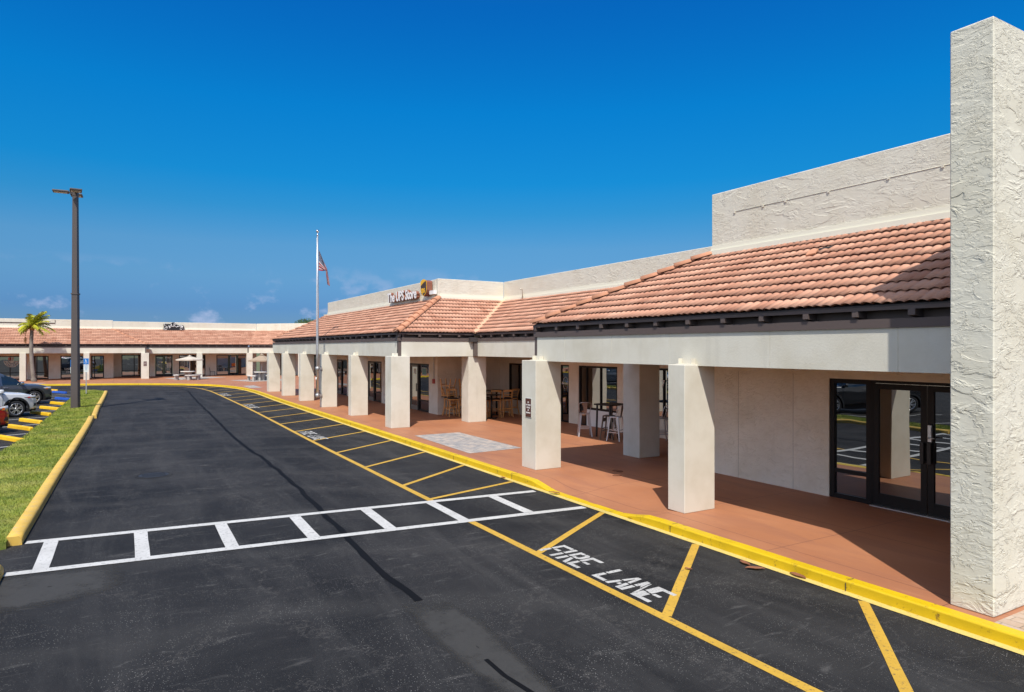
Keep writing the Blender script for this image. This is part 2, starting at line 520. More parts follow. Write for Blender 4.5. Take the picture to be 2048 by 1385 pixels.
def thing(name, label, cat, loc=(0, 0, 0), rz=0, group=None):
    o = bpy.data.objects.new(name, None)
    C.objects.link(o)
    o.location = loc
    o.rotation_euler = (0, 0, rz)
    o.empty_display_size = .3
    return tag(o, label, cat, group)

def tag(o, label, cat, group=None):
    o['label'] = label; o['category'] = cat
    if group: o['group'] = group
    return o

def struct(o, kind='structure'):
    o['kind'] = kind
    return o

def dup(root, loc, rz=None, label=None, rot=None):
    r = root.copy(); C.objects.link(r); r.location = loc
    if rot is not None: r.rotation_euler = rot
    elif rz is not None: r.rotation_euler = (0, 0, rz)
    if label: r['label'] = label
    for ch in list(root.children):
        c = ch.copy(); C.objects.link(c); c.parent = r
        for g in list(ch.children):
            d = g.copy(); C.objects.link(d); d.parent = c
    return r

def B():
    return bmesh.new()

def box(bm, x0, x1, y0, y1, z0, z1, mat=0, T=None):
    vs = [bm.verts.new((x, y, z)) for z in (z0, z1) for y in (y0, y1) for x in (x0, x1)]
    fs = []
    for idx in ((0, 2, 3, 1), (4, 5, 7, 6), (0, 1, 5, 4), (2, 6, 7, 3), (0, 4, 6, 2), (1, 3, 7, 5)):
        f = bm.faces.new([vs[i] for i in idx]); f.material_index = mat; fs.append(f)
    if T is not None:
        bmesh.ops.transform(bm, matrix=T, verts=vs)
    return vs

class Frame:
    """facade frame: u along the facade, d inward (away from the drive)"""
    def __init__(s, o, ang=None, u=(0, 1), n=(1, 0)):
        s.o = Vector((*o, 0)); s.u = Vector((*u, 0)); s.n = Vector((*n, 0))
    def p(s, u, d, z):
        return s.o + s.u * u + s.n * d + Vector((0, 0, z))
FY = Frame((0, 0), u=(0, 1), n=(1, 0))      # u = y, d = x (shop row along the drive)
FX = Frame((0, 0), u=(1, 0), n=(0, 1))      # u = x, d = y (cross faces)

def fbox(bm, F, u0, u1, d0, d1, z0, z1, mat=0):
    vs = [bm.verts.new(F.p(u, d, z)) for z in (z0, z1) for d in (d0, d1) for u in (u0, u1)]
    for idx in ((0, 2, 3, 1), (4, 5, 7, 6), (0, 1, 5, 4), (2, 6, 7, 3), (0, 4, 6, 2), (1, 3, 7, 5)):
        f = bm.faces.new([vs[i] for i in idx]); f.material_index = mat
    return vs

def fixn(bm):
    bmesh.ops.recalc_face_normals(bm, faces=bm.faces)
    return bm

def bevel(bm, w=.01, seg=1):
    bmesh.ops.bevel(bm, geom=list(bm.edges), offset=w, segments=seg, affect='EDGES', profile=.6)
    return bm

def tube(bm, pts, rad, n=8, caps=True):
    """tube through points; rad scalar or list"""
    pts = [Vector(p) for p in pts]
    if not isinstance(rad, (list, tuple)): rad = [rad] * len(pts)
    rings = []
    up = Vector((0, 0, 1))
    for i, p in enumerate(pts):
        a = pts[max(0, i - 1)]; b = pts[min(len(pts) - 1, i + 1)]
        t = (b - a).normalized()
        ref = up if abs(t.z) < .95 else Vector((1, 0, 0))
        x = t.cross(ref).normalized(); y = t.cross(x).normalized()
        rings.append([bm.verts.new(p + (x * math.cos(2 * math.pi * k / n) + y * math.sin(2 * math.pi * k / n)) * rad[i]) for k in range(n)])
    for r0, r1 in zip(rings, rings[1:]):
        for k in range(n):
            f = bm.faces.new((r0[k], r0[(k + 1) % n], r1[(k + 1) % n], r1[k])); f.smooth = True
    if caps:
        bm.faces.new(rings[0][::-1]); bm.faces.new(rings[-1])
    return bm

def bar(bm, a, b, w, h=None):
    """square bar from a to b"""
    a = Vector(a); b = Vector(b); h = h or w
    t = (b - a).normalized()
    ref = Vector((0, 0, 1)) if abs(t.z) < .9 else Vector((0, 1, 0))
    x = t.cross(ref).normalized(); y = x.cross(t).normalized()
    r = []
    for p in (a, b):
        r.append([bm.verts.new(p + x * sx * w / 2 + y * sy * h / 2) for sx, sy in ((-1, -1), (1, -1), (1, 1), (-1, 1))])
    for k in range(4):
        bm.faces.new((r[0][k], r[0][(k + 1) % 4], r[1][(k + 1) % 4], r[1][k]))
    bm.faces.new(r[0][::-1]); bm.faces.new(r[1])
    return bm

def lathe(bm, prof, n=24, cx=0, cy=0, smooth=True, caps=True):
    rings = []
    for r, z in prof:
        rings.append([bm.verts.new((cx + r * math.cos(2 * math.pi * k / n), cy + r * math.sin(2 * math.pi * k / n), z)) for k in range(n)])
    for a, b in zip(rings, rings[1:]):
        for k in range(n):
            f = bm.faces.new((a[k], a[(k + 1) % n], b[(k + 1) % n], b[k])); f.smooth = smooth
    if caps: bm.faces.new(rings[0][::-1]); bm.faces.new(rings[-1])
    return bm

def poly(bm, pts, z=None, mat=0):
    vs = [bm.verts.new((p[0], p[1], p[2] if len(p) > 2 else z)) for p in pts]
    f = bm.faces.new(vs); f.material_index = mat
    return f

def prism(bm, pts2, T, depth):
    """extrude a 2-D outline (local xy) by depth along local z, then transform by T"""
    a = [bm.verts.new((x, y, 0)) for x, y in pts2]
    b = [bm.verts.new((x, y, depth)) for x, y in pts2]
    n = len(a)
    bm.faces.new(a[::-1]); bm.faces.new(b)
    for k in range(n):
        bm.faces.new((a[k], a[(k + 1) % n], b[(k + 1) % n], b[k]))
    bmesh.ops.transform(bm, matrix=T, verts=a + b)

def basis(o, x, y):
    x = Vector(x).normalized(); y = Vector(y).normalized(); z = x.cross(y)
    m = Matrix((x, y, z)).transposed().to_4x4()
    m.translation = Vector(o)
    return m
def Tx(o): return basis(o, (0, -1, 0), (0, 0, 1))     # writing on a face that looks towards -x
def Ty(o): return basis(o, (1, 0, 0), (0, 0, 1))      # writing on a face that looks towards -y
def Tg(o): return basis(o, (0, -1, 0), (1, 0, 0))     # writing on the ground

def text_bm(s, size, T, extrude=.002, offset=0, sx=1, align='LEFT', shear=0):
    cu = bpy.data.curves.new('t', 'FONT')
    cu.body = s; cu.size = size; cu.extrude = extrude; cu.offset = offset; cu.align_x = align; cu.shear = shear
    cu.resolution_u = 3
    o = bpy.data.objects.new('t', cu)
    me = o.to_mesh()
    bm = B(); bm.from_mesh(me)
    o.to_mesh_clear()
    bpy.data.objects.remove(o); bpy.data.curves.remove(cu)
    bmesh.ops.transform(bm, matrix=T @ Matrix.Diagonal((sx, 1, 1, 1)), verts=bm.verts)
    return bm

def join(bm, other):
    me = bpy.data.meshes.new('j'); other.to_mesh(me); bm.from_mesh(me); bpy.data.meshes.remove(me); other.free()

# ------------------------------------------------------------------ ground, drive, walkway
bm = B(); poly(bm, [(-1500, -1500), (1500, -1500), (1500, 1500), (-1500, 1500)], -.06)
struct(mk('ground', bm, M['soil']))
bm = B(); poly(bm, [(-90, -60), (20, -60), (20, 75), (-90, 75)], 0)
struct(mk('asphalt_drive', bm, M['asphalt']))

def sm(a, b, x):
    t = max(0, min(1, (x - a) / (b - a))); return t * t * (3 - 2 * t)
def rampf(y): return sm(8.6, 9.5, y) * (1 - sm(11.5, 12.5, y))

def catmull(P, step=.5):
    out = []
    for i in range(len(P) - 1):
        p0 = Vector(P[max(0, i - 1)]); p1 = Vector(P[i]); p2 = Vector(P[i + 1]); p3 = Vector(P[min(len(P) - 1, i + 2)])
        n = max(1, int((p2 - p1).length / step))
        for k in range(n):
            t = k / n
            out.append(.5 * ((2 * p1) + (-p0 + p2) * t + (2 * p0 - 5 * p1 + 4 * p2 - p3) * t * t + (-p0 + 3 * p1 - 3 * p2 + p3) * t ** 3))
    out.append(Vector(P[-1]))
    return out

KP = [(7.72, -8), (7.72, 0), (7.72, 8), (7.72, 14), (7.72, 24), (7.72, 34), (7.74, 40), (7.84, 45), (7.82, 49), (7.5, 53), (6.75, 56.4), (5.5, 58.9), (3.2, 61.2), (.5, 62.9), (-2.4, 64.0), (-5.5, 64.9), (-14, 66.0), (-45, 69)]
kp = catmull([(x, y) for x, y in KP], .35)
def offs(path, d):
    out = []
    for i, p in enumerate(path):
        t = (path[min(len(path) - 1, i + 1)] - path[max(0, i - 1)]).normalized()
        out.append(p + Vector((t.y, -t.x)) * d)      # to the walkway side
    return out
k_in = offs(kp, .165)
k_in2 = offs(kp, .15)
# kerb
bm = B(); prev = None
prof = [(0, 0), (.003, .84), (.010, .96), (.022, 1.0), (.165, 1.0), (.165, -.2)]
for i, p in enumerate(kp):
    h = .136 * (1 - rampf(p.y)) + .014 * rampf(p.y) if p.x > 7 else .136
    h += .004 * mnoise.noise(Vector((p.x * 1.3, p.y * 1.3, 0)))
    t = (kp[min(len(kp) - 1, i + 1)] - kp[max(0, i - 1)]).normalized(); nn = Vector((t.y, -t.x))
    ww = .006 * mnoise.noise(Vector((p.x, p.y * 2.1, 4)))
    row = [bm.verts.new((*(p + nn * (o_ + (ww if o_ < .1 else 0))), z_ * h)) for o_, z_ in prof]
    if prev:
        for a in range(len(row) - 1):
            f = bm.faces.new((prev[a], row[a], row[a + 1], prev[a + 1])); f.smooth = a in (1, 2)
    prev = row
struct(mk('kerb', fixn(bm), M['kerb']))
for y_ in [-4, -1, 2, 5.05, 8.1, 13.2, 16.3, 19.4, 22.5, 25.6, 28.7, 31.8, 34.9, 38, 41.1]:
    bm = B()
    box(bm, 7.713, 7.7185, y_ - .004, y_ + .004, .002, .11); box(bm, 7.75, 7.884, y_ - .003, y_ + .003, .134, .1392)
    struct(mk('kerb_joint', fixn(bm), M['dkbrown']))
# painted gutter strip
bm = B(); g0 = offs(kp, -.12)
nmax = len([p for p in kp if p.y < 60])
for i in range(nmax - 1):
    w0 = -.012 * mnoise.noise(Vector((0, kp[i].y * 2, 0))); w1 = -.012 * mnoise.noise(Vector((0, kp[i + 1].y * 2, 0)))
    a, b_, c_, d_ = g0[i] + Vector((w0, 0)), kp[i], kp[i + 1], g0[i + 1] + Vector((w1, 0))
    poly(bm, [(*a, .008), (*b_, .008), (*c_, .008), (*d_, .008)])
struct(mk('gutter_paint', fixn(bm), M['ygutter']))
# walkway top, with the dropped-kerb ramp as its own fine grid
RX0, RX1, RY0, RY1 = 7.87, 9.25, 8.6, 12.5
bm = B()
pts = [(7.87, -8), (RX0, RY0), (RX1, RY0), (RX1, RY1), (RX0, RY1)]
pts += [(p.x, p.y) for p in k_in2 if p.y > RY1 + .1] + [(-45, 84), (24, 84), (24, -8)]
f = poly(bm, pts, .13)
nx, ny = 10, 40
grid = [[None] * (ny + 1) for _ in range(nx + 1)]
for i in range(nx + 1):
    for j in range(ny + 1):
        x = RX0 + (RX1 - RX0) * i / nx; y = RY0 + (RY1 - RY0) * j / ny
        grid[i][j] = bm.verts.new((x, y, .13 - .118 * rampf(y) * (1 - sm(RX0, RX1, x))))
for i in range(nx):
    for j in range(ny):
        ff = bm.faces.new((grid[i][j], grid[i + 1][j], grid[i + 1][j + 1], grid[i][j + 1])); ff.smooth = True
bmesh.ops.triangulate(bm, faces=[f])
bmesh.ops.recalc_face_normals(bm, faces=bm.faces)
for f in bm.faces:
    if f.normal.z < 0: f.normal_flip()
struct(mk('walkway', bm, M['walk']))

def patch(name, pts, z=.134, mat='paver'):
    bm = B(); poly(bm, pts, z)
    for f in bm.faces:
        f.normal_update()
        if f.normal.z < 0: f.normal_flip()
    return struct(mk(name, bm, M[mat]))
patch('paver_patch', [(8.22, 16.35), (9.98, 16.5), (9.98, 20.65), (8.35, 20.62)])
patch('paver_patch', [(8.1, 51.4), (8.95, 51.3), (8.95, 54.9), (8.05, 54.3)])
patch('paver_patch', [(3.6, 72.0), (6.8, 74.6), (9.2, 71.6), (4.7, 67.3)])
patch('paver_patch', [(8.4, 64.4), (12.8, 66.2), (13.3, 61.8), (9.8, 60.8)])
patch('paver_patch', [(-11, 66.6), (-5.6, 65.6), (-5.2, 67.0), (-11, 68.2)])
patch('brick_paving', [(7.885, -8), (14, -8), (14, 3.5), (7.885, 3.5)], .135, 'paver2')

# ------------------------------------------------------------------ markings on the drive
def stripe(bm, a, b, w, z=.005):
    a = Vector(a); b = Vector(b); L = (b - a).length; t = (b - a) / L; n = Vector((t.y, -t.x)) * w / 2
    k = max(1, int(L / .5)); rows = []
    for i in range(k + 1):
        p = a + t * L * i / k
        j0 = .006 * mnoise.noise(Vector((p.x * 3, p.y * 3, 1))); j1 = .006 * mnoise.noise(Vector((p.x * 3, p.y * 3, 5)))
        q0 = p + n + t.orthogonal() * j0; q1 = p - n + t.orthogonal() * j1
        rows.append((bm.verts.new((*q0, z)), bm.verts.new((*q1, z))))
    for r0, r1 in zip(rows, rows[1:]):
        f = bm.faces.new((r0[0], r0[1], r1[1], r1[0])); f.normal_update()
        if f.normal.z < 0: f.normal_flip()
bm = B()
ml = catmull([(5.26, -6), (5.23, 3), (5.24, 9.3), (5.24, 10.38)], 1)
for a, b in zip(ml, ml[1:]): stripe(bm, a, b, .125)
ml = catmull([(5.28, 12.08), (5.3, 16.5), (5.34, 22), (5.5, 33), (5.52, 40), (5.5, 47), (5.4, 52), (4.9, 56), (3.9, 58.6), (2.2, 60.6), (0, 61.6)], 1)
for a, b in zip(ml, ml[1:]): stripe(bm, a, b, .125)
for (s0, t0), (s1, t1) in [((12.3, 5.3), (12.99, 7.6)), ((13.82, 5.33), (15.45, 7.6)), ((16.46, 5.36), (17.99, 7.6)), ((19.13, 5.36), (20.78, 7.6)), ((22.0, 5.37), (23.52, 7.6)),
        ((24.74, 5.4), (26.21, 7.6)), ((27.48, 5.43), (28.85, 7.6)), ((30.15, 5.46), (31.7, 7.6)), ((32.9, 5.5), (34.4, 7.6)), ((35.5, 5.5), (37.1, 7.6)),
        ((38.1, 5.5), (39.8, 7.62)), ((40.7, 5.5), (42.4, 7.68)), ((43.3, 5.5), (45.3, 7.72)), ((46.2, 5.5), (48.2, 7.72)), ((49.0, 5.5), (51, 7.6)), ((51.6, 5.4), (53.4, 7.35)), ((54.4, 5.15), (56.6, 6.6)),
        ((8.27, 5.28), (9.72, 7.6)), ((5.6, 5.28), (7.42, 7.6)), ((2.75, 5.28), (4.75, 7.6)), ((0, 5.28), (2.1, 7.6)),
        ((10.42, 5.1), (10.2, 7.56))]:
    stripe(bm, (t0, s0), (t1, s1), .115 if s0 != 10.42 else .1, .0055)
for x, y0, y1 in ((-8, 62.5, 64.2), (-3.2, 60.2, 63.5)):
    stripe(bm, (x, y0), (x + .8, y1), .1, .0055)
struct(mk('fire_lane_markings', bm, M['yline']))
bm = B()
for a, b in (((-1.25, 12.68), (7.5, 11.88)), ((-1.32, 11.03), (7.55, 10.2))):
    stripe(bm, a, b, .17, .009)
for (a, b) in (((-.92, 12.57), (-.93, 11.05)), ((.29, 12.46), (.28, 10.94)), ((1.48, 12.34), (1.46, 10.84)), ((2.68, 12.23), (2.65, 10.72)), ((3.94, 12.12), (3.88, 10.6)), ((5.2, 12.0), (5.17, 10.5)), ((6.5, 11.9), (6.44, 10.4))):
    stripe(bm, a, b, .19, .0095)
struct(mk('crosswalk_markings', bm, M['wline']))
# angled stall lines
SX, SY = .89, .455
bm = B()
for y0 in (5.3, 8.6, 11.9, 15.2, 18.5, 21.8, 25.1, 28.55, 31.9, 35.05, 38.4, 41.7, 45.0, 48.3, 50.2, 51.9, 54.8):
    a = (-3.5, y0)
    k = .95
    stripe(bm, (a[0] - SX * 5, a[1] - SY * 5), (a[0] + SX * k, a[1] + SY * k), .1, .006)
struct(mk('parking_stall_lines', bm, M['wline']))

# stencilled FIRE LANE
LET = {
 'F': [[(0, 0), (.14, 0), (.14, .42), (0, .42)], [(0, .48), (.14, .48), (.14, .86), (.5, .86), (.5, 1), (0, 1)], [(.18, .44), (.42, .44), (.42, .57), (.18, .57)]],
 'I': [[(0, 0), (.14, 0), (.14, .47), (0, .47)], [(0, .53), (.14, .53), (.14, 1), (0, 1)]],
 'R': [[(0, 0), (.14, 0), (.14, .44), (0, .44)], [(0, .5), (.14, .5), (.14, .87), (.24, .87), (.24, 1), (0, 1)], [(.28, .87), (.36, .87), (.36, .62), (.18, .62), (.18, .5), (.4, .5), (.5, .6), (.5, .9), (.4, 1), (.28, 1)], [(.2, .44), (.33, .44), (.52, 0), (.37, 0)]],
 'E': [[(0, .0), (.5, 0), (.5, .14), (.14, .14), (.14, .43), (0, .43)], [(0, .49), (.14, .49), (.14, .86), (.5, .86), (.5, 1), (0, 1)], [(.18, .44), (.42, .44), (.42, .56), (.18, .56)]],
 'L': [[(0, .5), (.14, .5), (.14, 1), (0, 1)], [(0, 0), (.5, 0), (.5, .14), (.14, .14), (.14, .44), (0, .44)]],
 'A': [[(0, 0), (.14, 0), (.2, .44), (.08, .44)], [(.4, 0), (.54, 0), (.46, .44), (.34, .44)], [(.1, .5), (.22, .5), (.27, .86), (.32, .5), (.44, .5), (.34, 1), (.2, 1)], [(.22, .2), (.33, .2), (.32, .32), (.23, .32)]],
 'N': [[(0, 0), (.13, 0), (.13, .46), (0, .46)], [(0, .52), (.13, .52), (.13, .66), (.24, .5), (.13, 1), (0, 1)], [(.41, .0), (.54, 0), (.54, .46), (.41, .46)], [(.41, .52), (.54, .52), (.54, 1), (.41, 1)], [(.19, .82), (.4, .06), (.4, .3), (.19, 1)]],
}
def fire_lane(x, y, hh=.47, ww=.36):
    bm = B(); cx = 0
    for ch in 'FIRE LANE':
        if ch == ' ': cx += .30; continue
        for pl in LET[ch]:
            vs = [bm.verts.new((a_ * ww / .5 * .5 / .5 * .72 + cx, b_ * hh, 0)) for a_, b_ in pl]
            bm.faces.new(vs)
        cx += (.15 if ch == 'I' else .281)
    bmesh.ops.transform(bm, matrix=Tg((x, y, .006)), verts=bm.verts)
    bmesh.ops.triangulate(bm, faces=bm.faces)
    for f in bm.faces:
        f.normal_update()
        if f.normal.z < 0: f.normal_flip()
    return struct(mk('stencil_lettering', bm, M['wtext']))
fire_lane(5.37, 8.40)
fire_lane(5.5, 24.6)
fire_lane(5.62, 38.0)
fire_lane(5.62, 47.9)

# crack sealing, worn patches
def ribbon(name, pts, w, mat, z, step=.25, jit=.3):
    path = catmull(pts, step); bm = B(); prev = None
    for i, p in enumerate(path):
        t = (path[min(len(path) - 1, i + 1)] - path[max(0, i - 1)]).normalized(); n = Vector((t.y, -t.x))
        ww = w * (1 + jit * mnoise.noise(Vector((p.x * 3, p.y * 3, 2))))
        q = p + n * w * .5 * mnoise.noise(Vector((p.x * 1.2, p.y * 1.2, 9)))
        row = (bm.verts.new((*(q + n * ww / 2), z)), bm.verts.new((*(q - n * ww / 2), z)))
        if prev:
            f = bm.faces.new((prev[0], row[0], row[1], prev[1])); f.normal_update()
            if f.normal.z < 0: f.normal_flip()
        prev = row
    return struct(mk(name, bm, M[mat]))
ribbon('crack_sealant', [(3.6, 55.2), (3.95, 53.9), (4.09, 51.5), (3.92, 46.7), (3.69, 39), (3.45, 29.5), (3.33, 25.3), (3.30, 21.4), (3.36, 19.2), (3.34, 16.8), (3.31, 15.2), (3.21, 12.5), (3.1, 10.3), (3.03, 8.7), (3.05, 7.42)], .10, 'tar', .0045)
ribbon('crack_sealant', [(3.03, 5.7), (3.02, 5.33), (3.09, 4.9), (3.0, 4.0)], .05, 'tar', .0045)
ribbon('crack_sealant', [(-1.2, 41.2), (0, 41.5), (2.2, 42.6), (3.8, 43.1)], .05, 'tar', .0045)

def soft_patch(name, pts, z):
    """patch with a rim-to-centre coordinate so its edge frays"""
    n = len(pts); c = Vector((sum(p[0] for p in pts) / n, sum(p[1] for p in pts) / n))
    ring = []
    for i in range(n):
        a = Vector(pts[i]); b = Vector(pts[(i + 1) % n])
        for k in range(6): ring.append(a.lerp(b, k / 6))
    bm = B(); uvl = bm.loops.layers.uv.new('UVMap')
    levels = [(1, 0), (.82, .5), (.6, .9), (0.02, 1)]
    rows = [[(bm.verts.new((*(c + (p - c) * s_), z)), v) for p in ring] for s_, v in levels]
    for r0, r1 in zip(rows, rows[1:]):
        for k in range(len(ring)):
            k2 = (k + 1) % len(ring)
            f = bm.faces.new((r0[k][0], r0[k2][0], r1[k2][0], r1[k][0]))
            for lp, v in zip(f.loops, (r0[k][1], r0[k2][1], r1[k2][1], r1[k][1])): lp[uvl].uv = (v, 0)
            f.normal_update()
            if f.normal.z < 0: f.normal_flip()
    return struct(mk(name, bm, M['graypatch']))
soft_patch('worn_patch', [(-2.2, 11.2), (-.6, 10.95), (.05, 10.85), (.2, 10.2), (.05, 9.6), (-.6, 9.35), (-2.2, 9.3)], .003)
soft_patch('worn_patch', [(2.8, 7.6), (3.4, 7.4), (3.5, 6.6), (3.4, 5.4), (3.3, 4.2), (2.9, 4.2), (2.75, 5.6), (2.72, 6.8)], .003)

# manhole
t = thing('manhole_cover', 'round dark iron manhole cover set in the drive asphalt', 'manhole cover', (.69, 17.93, 0))
bm = B(); lathe(bm, [(.40, .001), (.40, .006), (.33, .008), (.33, .0065)], 40, smooth=False); mk('rim', bm, M['asphalt'], t, True)
bm = B(); lathe(bm, [(.32, .004), (.32, .010), (.30, .012)], 40, smooth=False)
for a in range(6):
    box(bm, -.24, .24, -.2 + a * .08 - .012, -.2 + a * .08 + .012, .011, .015)
mk('lid', bm, M['iron'], t, True)

# ------------------------------------------------------------------ grass islands
def kerb_run(pts, name='island_kerb'):
    """concrete kerb; pts = outer bottom edge going +y"""
    path = catmull(pts, .6); bm = B(); prev = None
    prof = [(0, 0), (-.006, .09), (-.035, .135), (-.185, .14), (-.2, .125), (-.2, -.02)]
    for i, p in enumerate(path):
        tt = (path[min(len(path) - 1, i + 1)] - path[max(0, i - 1)]).normalized(); n = Vector((tt.y, -tt.x))
        row = [bm.verts.new((*(p + n * o_), z_ + .003 * mnoise.noise(Vector((p.x, p.y, o_ * 9))))) for o_, z_ in prof]
        if prev:
            for a in range(len(row) - 1):
                f = bm.faces.new((prev[a], row[a], row[a + 1], prev[a + 1])); f.smooth = a in (1, 2)
        else: bm.faces.new(row)
        prev = row
    bm.faces.new(prev[::-1])
    return struct(mk(name, fixn(bm), M['islandkerb']))
kerb_run([(-1.29, 12.6), (-1.17, 19.85), (-1.1, 23), (-.98, 30), (-.95, 33.6)])
kerb_run([(-.86, 33.75), (-.86, 38.6)])
kerb_run([(-.86, 38.66), (-.76, 46), (-.71, 53.0)])
kerb_run([(-1.32, -14), (-1.33, 0), (-1.33, 11.08)])

ISL = [(-1.47, 12.45), (-1.36, 19.85), (-1.3, 23), (-1.17, 30), (-1.12, 33.6), (-1.05, 38), (-.95, 46), (-.9, 52.7), (-1.5, 54.6), (-2.4, 55.0), (-2.45, 50), (-2.42, 44), (-2.5, 36), (-2.68, 26), (-2.85, 23), (-3.0, 18), (-3.0, 13), (-2.2, 12.2)]
def inside(px, py, P):
    r = False; n = len(P)
    for i in range(n):
        x1, y1 = P[i]; x2, y2 = P[(i + 1) % n]
        if (y1 > py) != (y2 > py) and px < (x2 - x1) * (py - y1) / (y2 - y1) + x1: r = not r
    return r
def turf(P, seedn, n_blades, ymax=60):
    random.seed(seedn)
    bm = B()
    # domed turf surface
    y0 = min(p[1] for p in P); y1 = max(p[1] for p in P); x0 = min(p[0] for p in P); x1 = max(p[0] for p in P)
    f = poly(bm, [(p[0], p[1], .105) for p in P])
    skirt = [(e.verts[0], e.verts[1]) for e in list(bm.edges)]
    for a, b in skirt:
        c = bm.verts.new((a.co.x, a.co.y, -.01)); d = bm.verts.new((b.co.x, b.co.y, -.01))
        bm.faces.new((a, b, d, c))
    bmesh.ops.recalc_face_normals(bm, faces=bm.faces)
    nb = 0; tries = 0
    while nb < n_blades and tries < n_blades * 8:
        tries += 1
        y = y0 + (min(ymax, y1) - y0) * random.random() ** 1.7
        x = random.uniform(x0 - .06, x1 + .02)
        if not inside(x, y, P) and not inside(x + .07, y, P): continue
        d = max(1, y / 12)
        cl = mnoise.noise(Vector((x * 2, y * 2, 0)))
        h = random.uniform(.015, .045) * (1 + .5 * cl) * (1 + .12 * d); w = .005 * d
        a = random.uniform(0, 6.28); lx, ly = random.gauss(0, .025), random.gauss(0, .025)
        v = [bm.verts.new((x - w * math.cos(a), y - w * math.sin(a), .1)), bm.verts.new((x + w * math.cos(a), y + w * math.sin(a), .1)), bm.verts.new((x + lx, y + ly, .1 + h))]
        ff = bm.faces.new(v); ff.material_index = 1
        nb += 1
    o = mk('grass', bm, [M['grass'], M['blade']])
    struct(o, 'stuff'); o['label'] = 'mown green grass on the kerbed parking island'
    return o
turf(ISL, 3, 80000)
turf([(-1.52, -14), (-1.53, 11.0), (-2.2, 11.2), (-3.0, 10.6), (-3.0, -14)], 4, 3000)

# ------------------------------------------------------------------ building kit
def wall_bm(bm, F, u0, u1, d0, d1, z0, z1, openings=()):
    u = u0
    for o0, o1, zb, zt in sorted(openings):
        if o0 > u: fbox(bm, F, u, o0, d0, d1, z0, z1)
        if zt < z1: fbox(bm, F, o0, o1, d0, d1, zt, z1)
        if zb > z0 + .001: fbox(bm, F, o0, o1, d0, d1, z0, zb)
        u = o1
    if u1 > u: fbox(bm, F, u, u1, d0, d1, z0, z1)

def wall(parent, F, u0, u1, d0, d1, z0, z1, openings=(), mat='wall', name='wall'):
    bm = B(); wall_bm(bm, F, u0, u1, d0, d1, z0, z1, openings)
    return mk(name, fixn(bm), M[mat], parent)

def window(parent, F, u0, u1, d, z0, z1, mull=(), rails=(), fw=.06, frame='bronze', sill=None, name='window'):
    """frame with one pane per light; mull / rails are positions"""
    bm = B()
    fbox(bm, F, u0, u0 + fw, d - .05, d + .05, z0, z1); fbox(bm, F, u1 - fw, u1, d - .05, d + .05, z0, z1)
    fbox(bm, F, u0 + fw, u1 - fw, d - .047, d + .047, z1 - fw, z1); fbox(bm, F, u0 + fw, u1 - fw, d - .047, d + .047, z0, z0 + fw)
    us = [u0 + fw] + [m_ for m_ in mull] + [u1 - fw]
    for m_ in mull: fbox(bm, F, m_ - fw * .45, m_ + fw * .45, d - .044, d + .044, z0 + fw, z1 - fw)
    edges = [u0 + fw]
    for m_ in mull: edges += [m_ - fw * .45, m_ + fw * .45]
    edges.append(u1 - fw)
    for r_ in rails:
        for a, b in zip(edges[::2], edges[1::2]):
            fbox(bm, F, a, b, d - .041, d + .041, r_ - fw * .4, r_ + fw * .4)
    w = mk(name, fixn(bm), M[frame], parent)
    zs = [z0 + fw]
    for r_ in rails: zs += [r_ - fw * .4, r_ + fw * .4]
    zs.append(z1 - fw)
    for a, b in zip(edges[::2], edges[1::2]):
        for c, e in zip(zs[::2], zs[1::2]):
            bm = B(); fbox(bm, F, a, b, d - .006, d + .006, c, e)
            g = mk('pane', fixn(bm), M['glass'], w)
    return w

def door(parent, F, u0, u1, d, z0, z1, handle=1, frame='bronze', st=.10, rail=.22, lock=False):
    """glazed leaf with stiles, bottom rail, pane and pull handle"""
    bm = B()
    fbox(bm, F, u0, u0 + st, d - .03, d + .03, z0, z1); fbox(bm, F, u1 - st, u1, d - .03, d + .03, z0, z1)
    fbox(bm, F, u0 + st, u1 - st, d - .027, d + .027, z1 - st, z1); fbox(bm, F, u0 + st, u1 - st, d - .027, d + .027, z0, z0 + rail)
    w = mk('door', fixn(bm), M[frame], parent)
    bm = B(); fbox(bm, F, u0 + st, u1 - st, d - .006, d + .006, z0 + rail, z1 - st); mk('pane', fixn(bm), M['glass'], w)
    hu = u1 - st * .5 if handle > 0 else u0 + st * .5
    bm = B(); fbox(bm, F, hu - .03, hu + .03, d - .10, d - .075, z0 + .88, z0 + 1.24)
    fbox(bm, F, hu - .014, hu + .014, d - .075, d - .03, z0 + .91, z0 + .94); fbox(bm, F, hu - .014, hu + .014, d - .075, d - .03, z0 + 1.18, z0 + 1.21)
    mk('handle', fixn(bm), M['black'], w)
    if lock:
        bm = B(); fbox(bm, F, hu - .03, hu + .03, d - .075, d - .031, z0 + 1.26, z0 + 1.54)
        fbox(bm, F, hu - .024, hu + .024, d - .085, d - .0755, z0 + 1.38, z0 + 1.51)
        tube(bm, [F.p(hu, d - .08, z0 + 1.33), F.p(hu, d - .13, z0 + 1.33), F.p(hu - .11, d - .13, z0 + 1.33)], .011, 6)
        mk('lever_lock', fixn(bm), M['alu'], w)
    return w

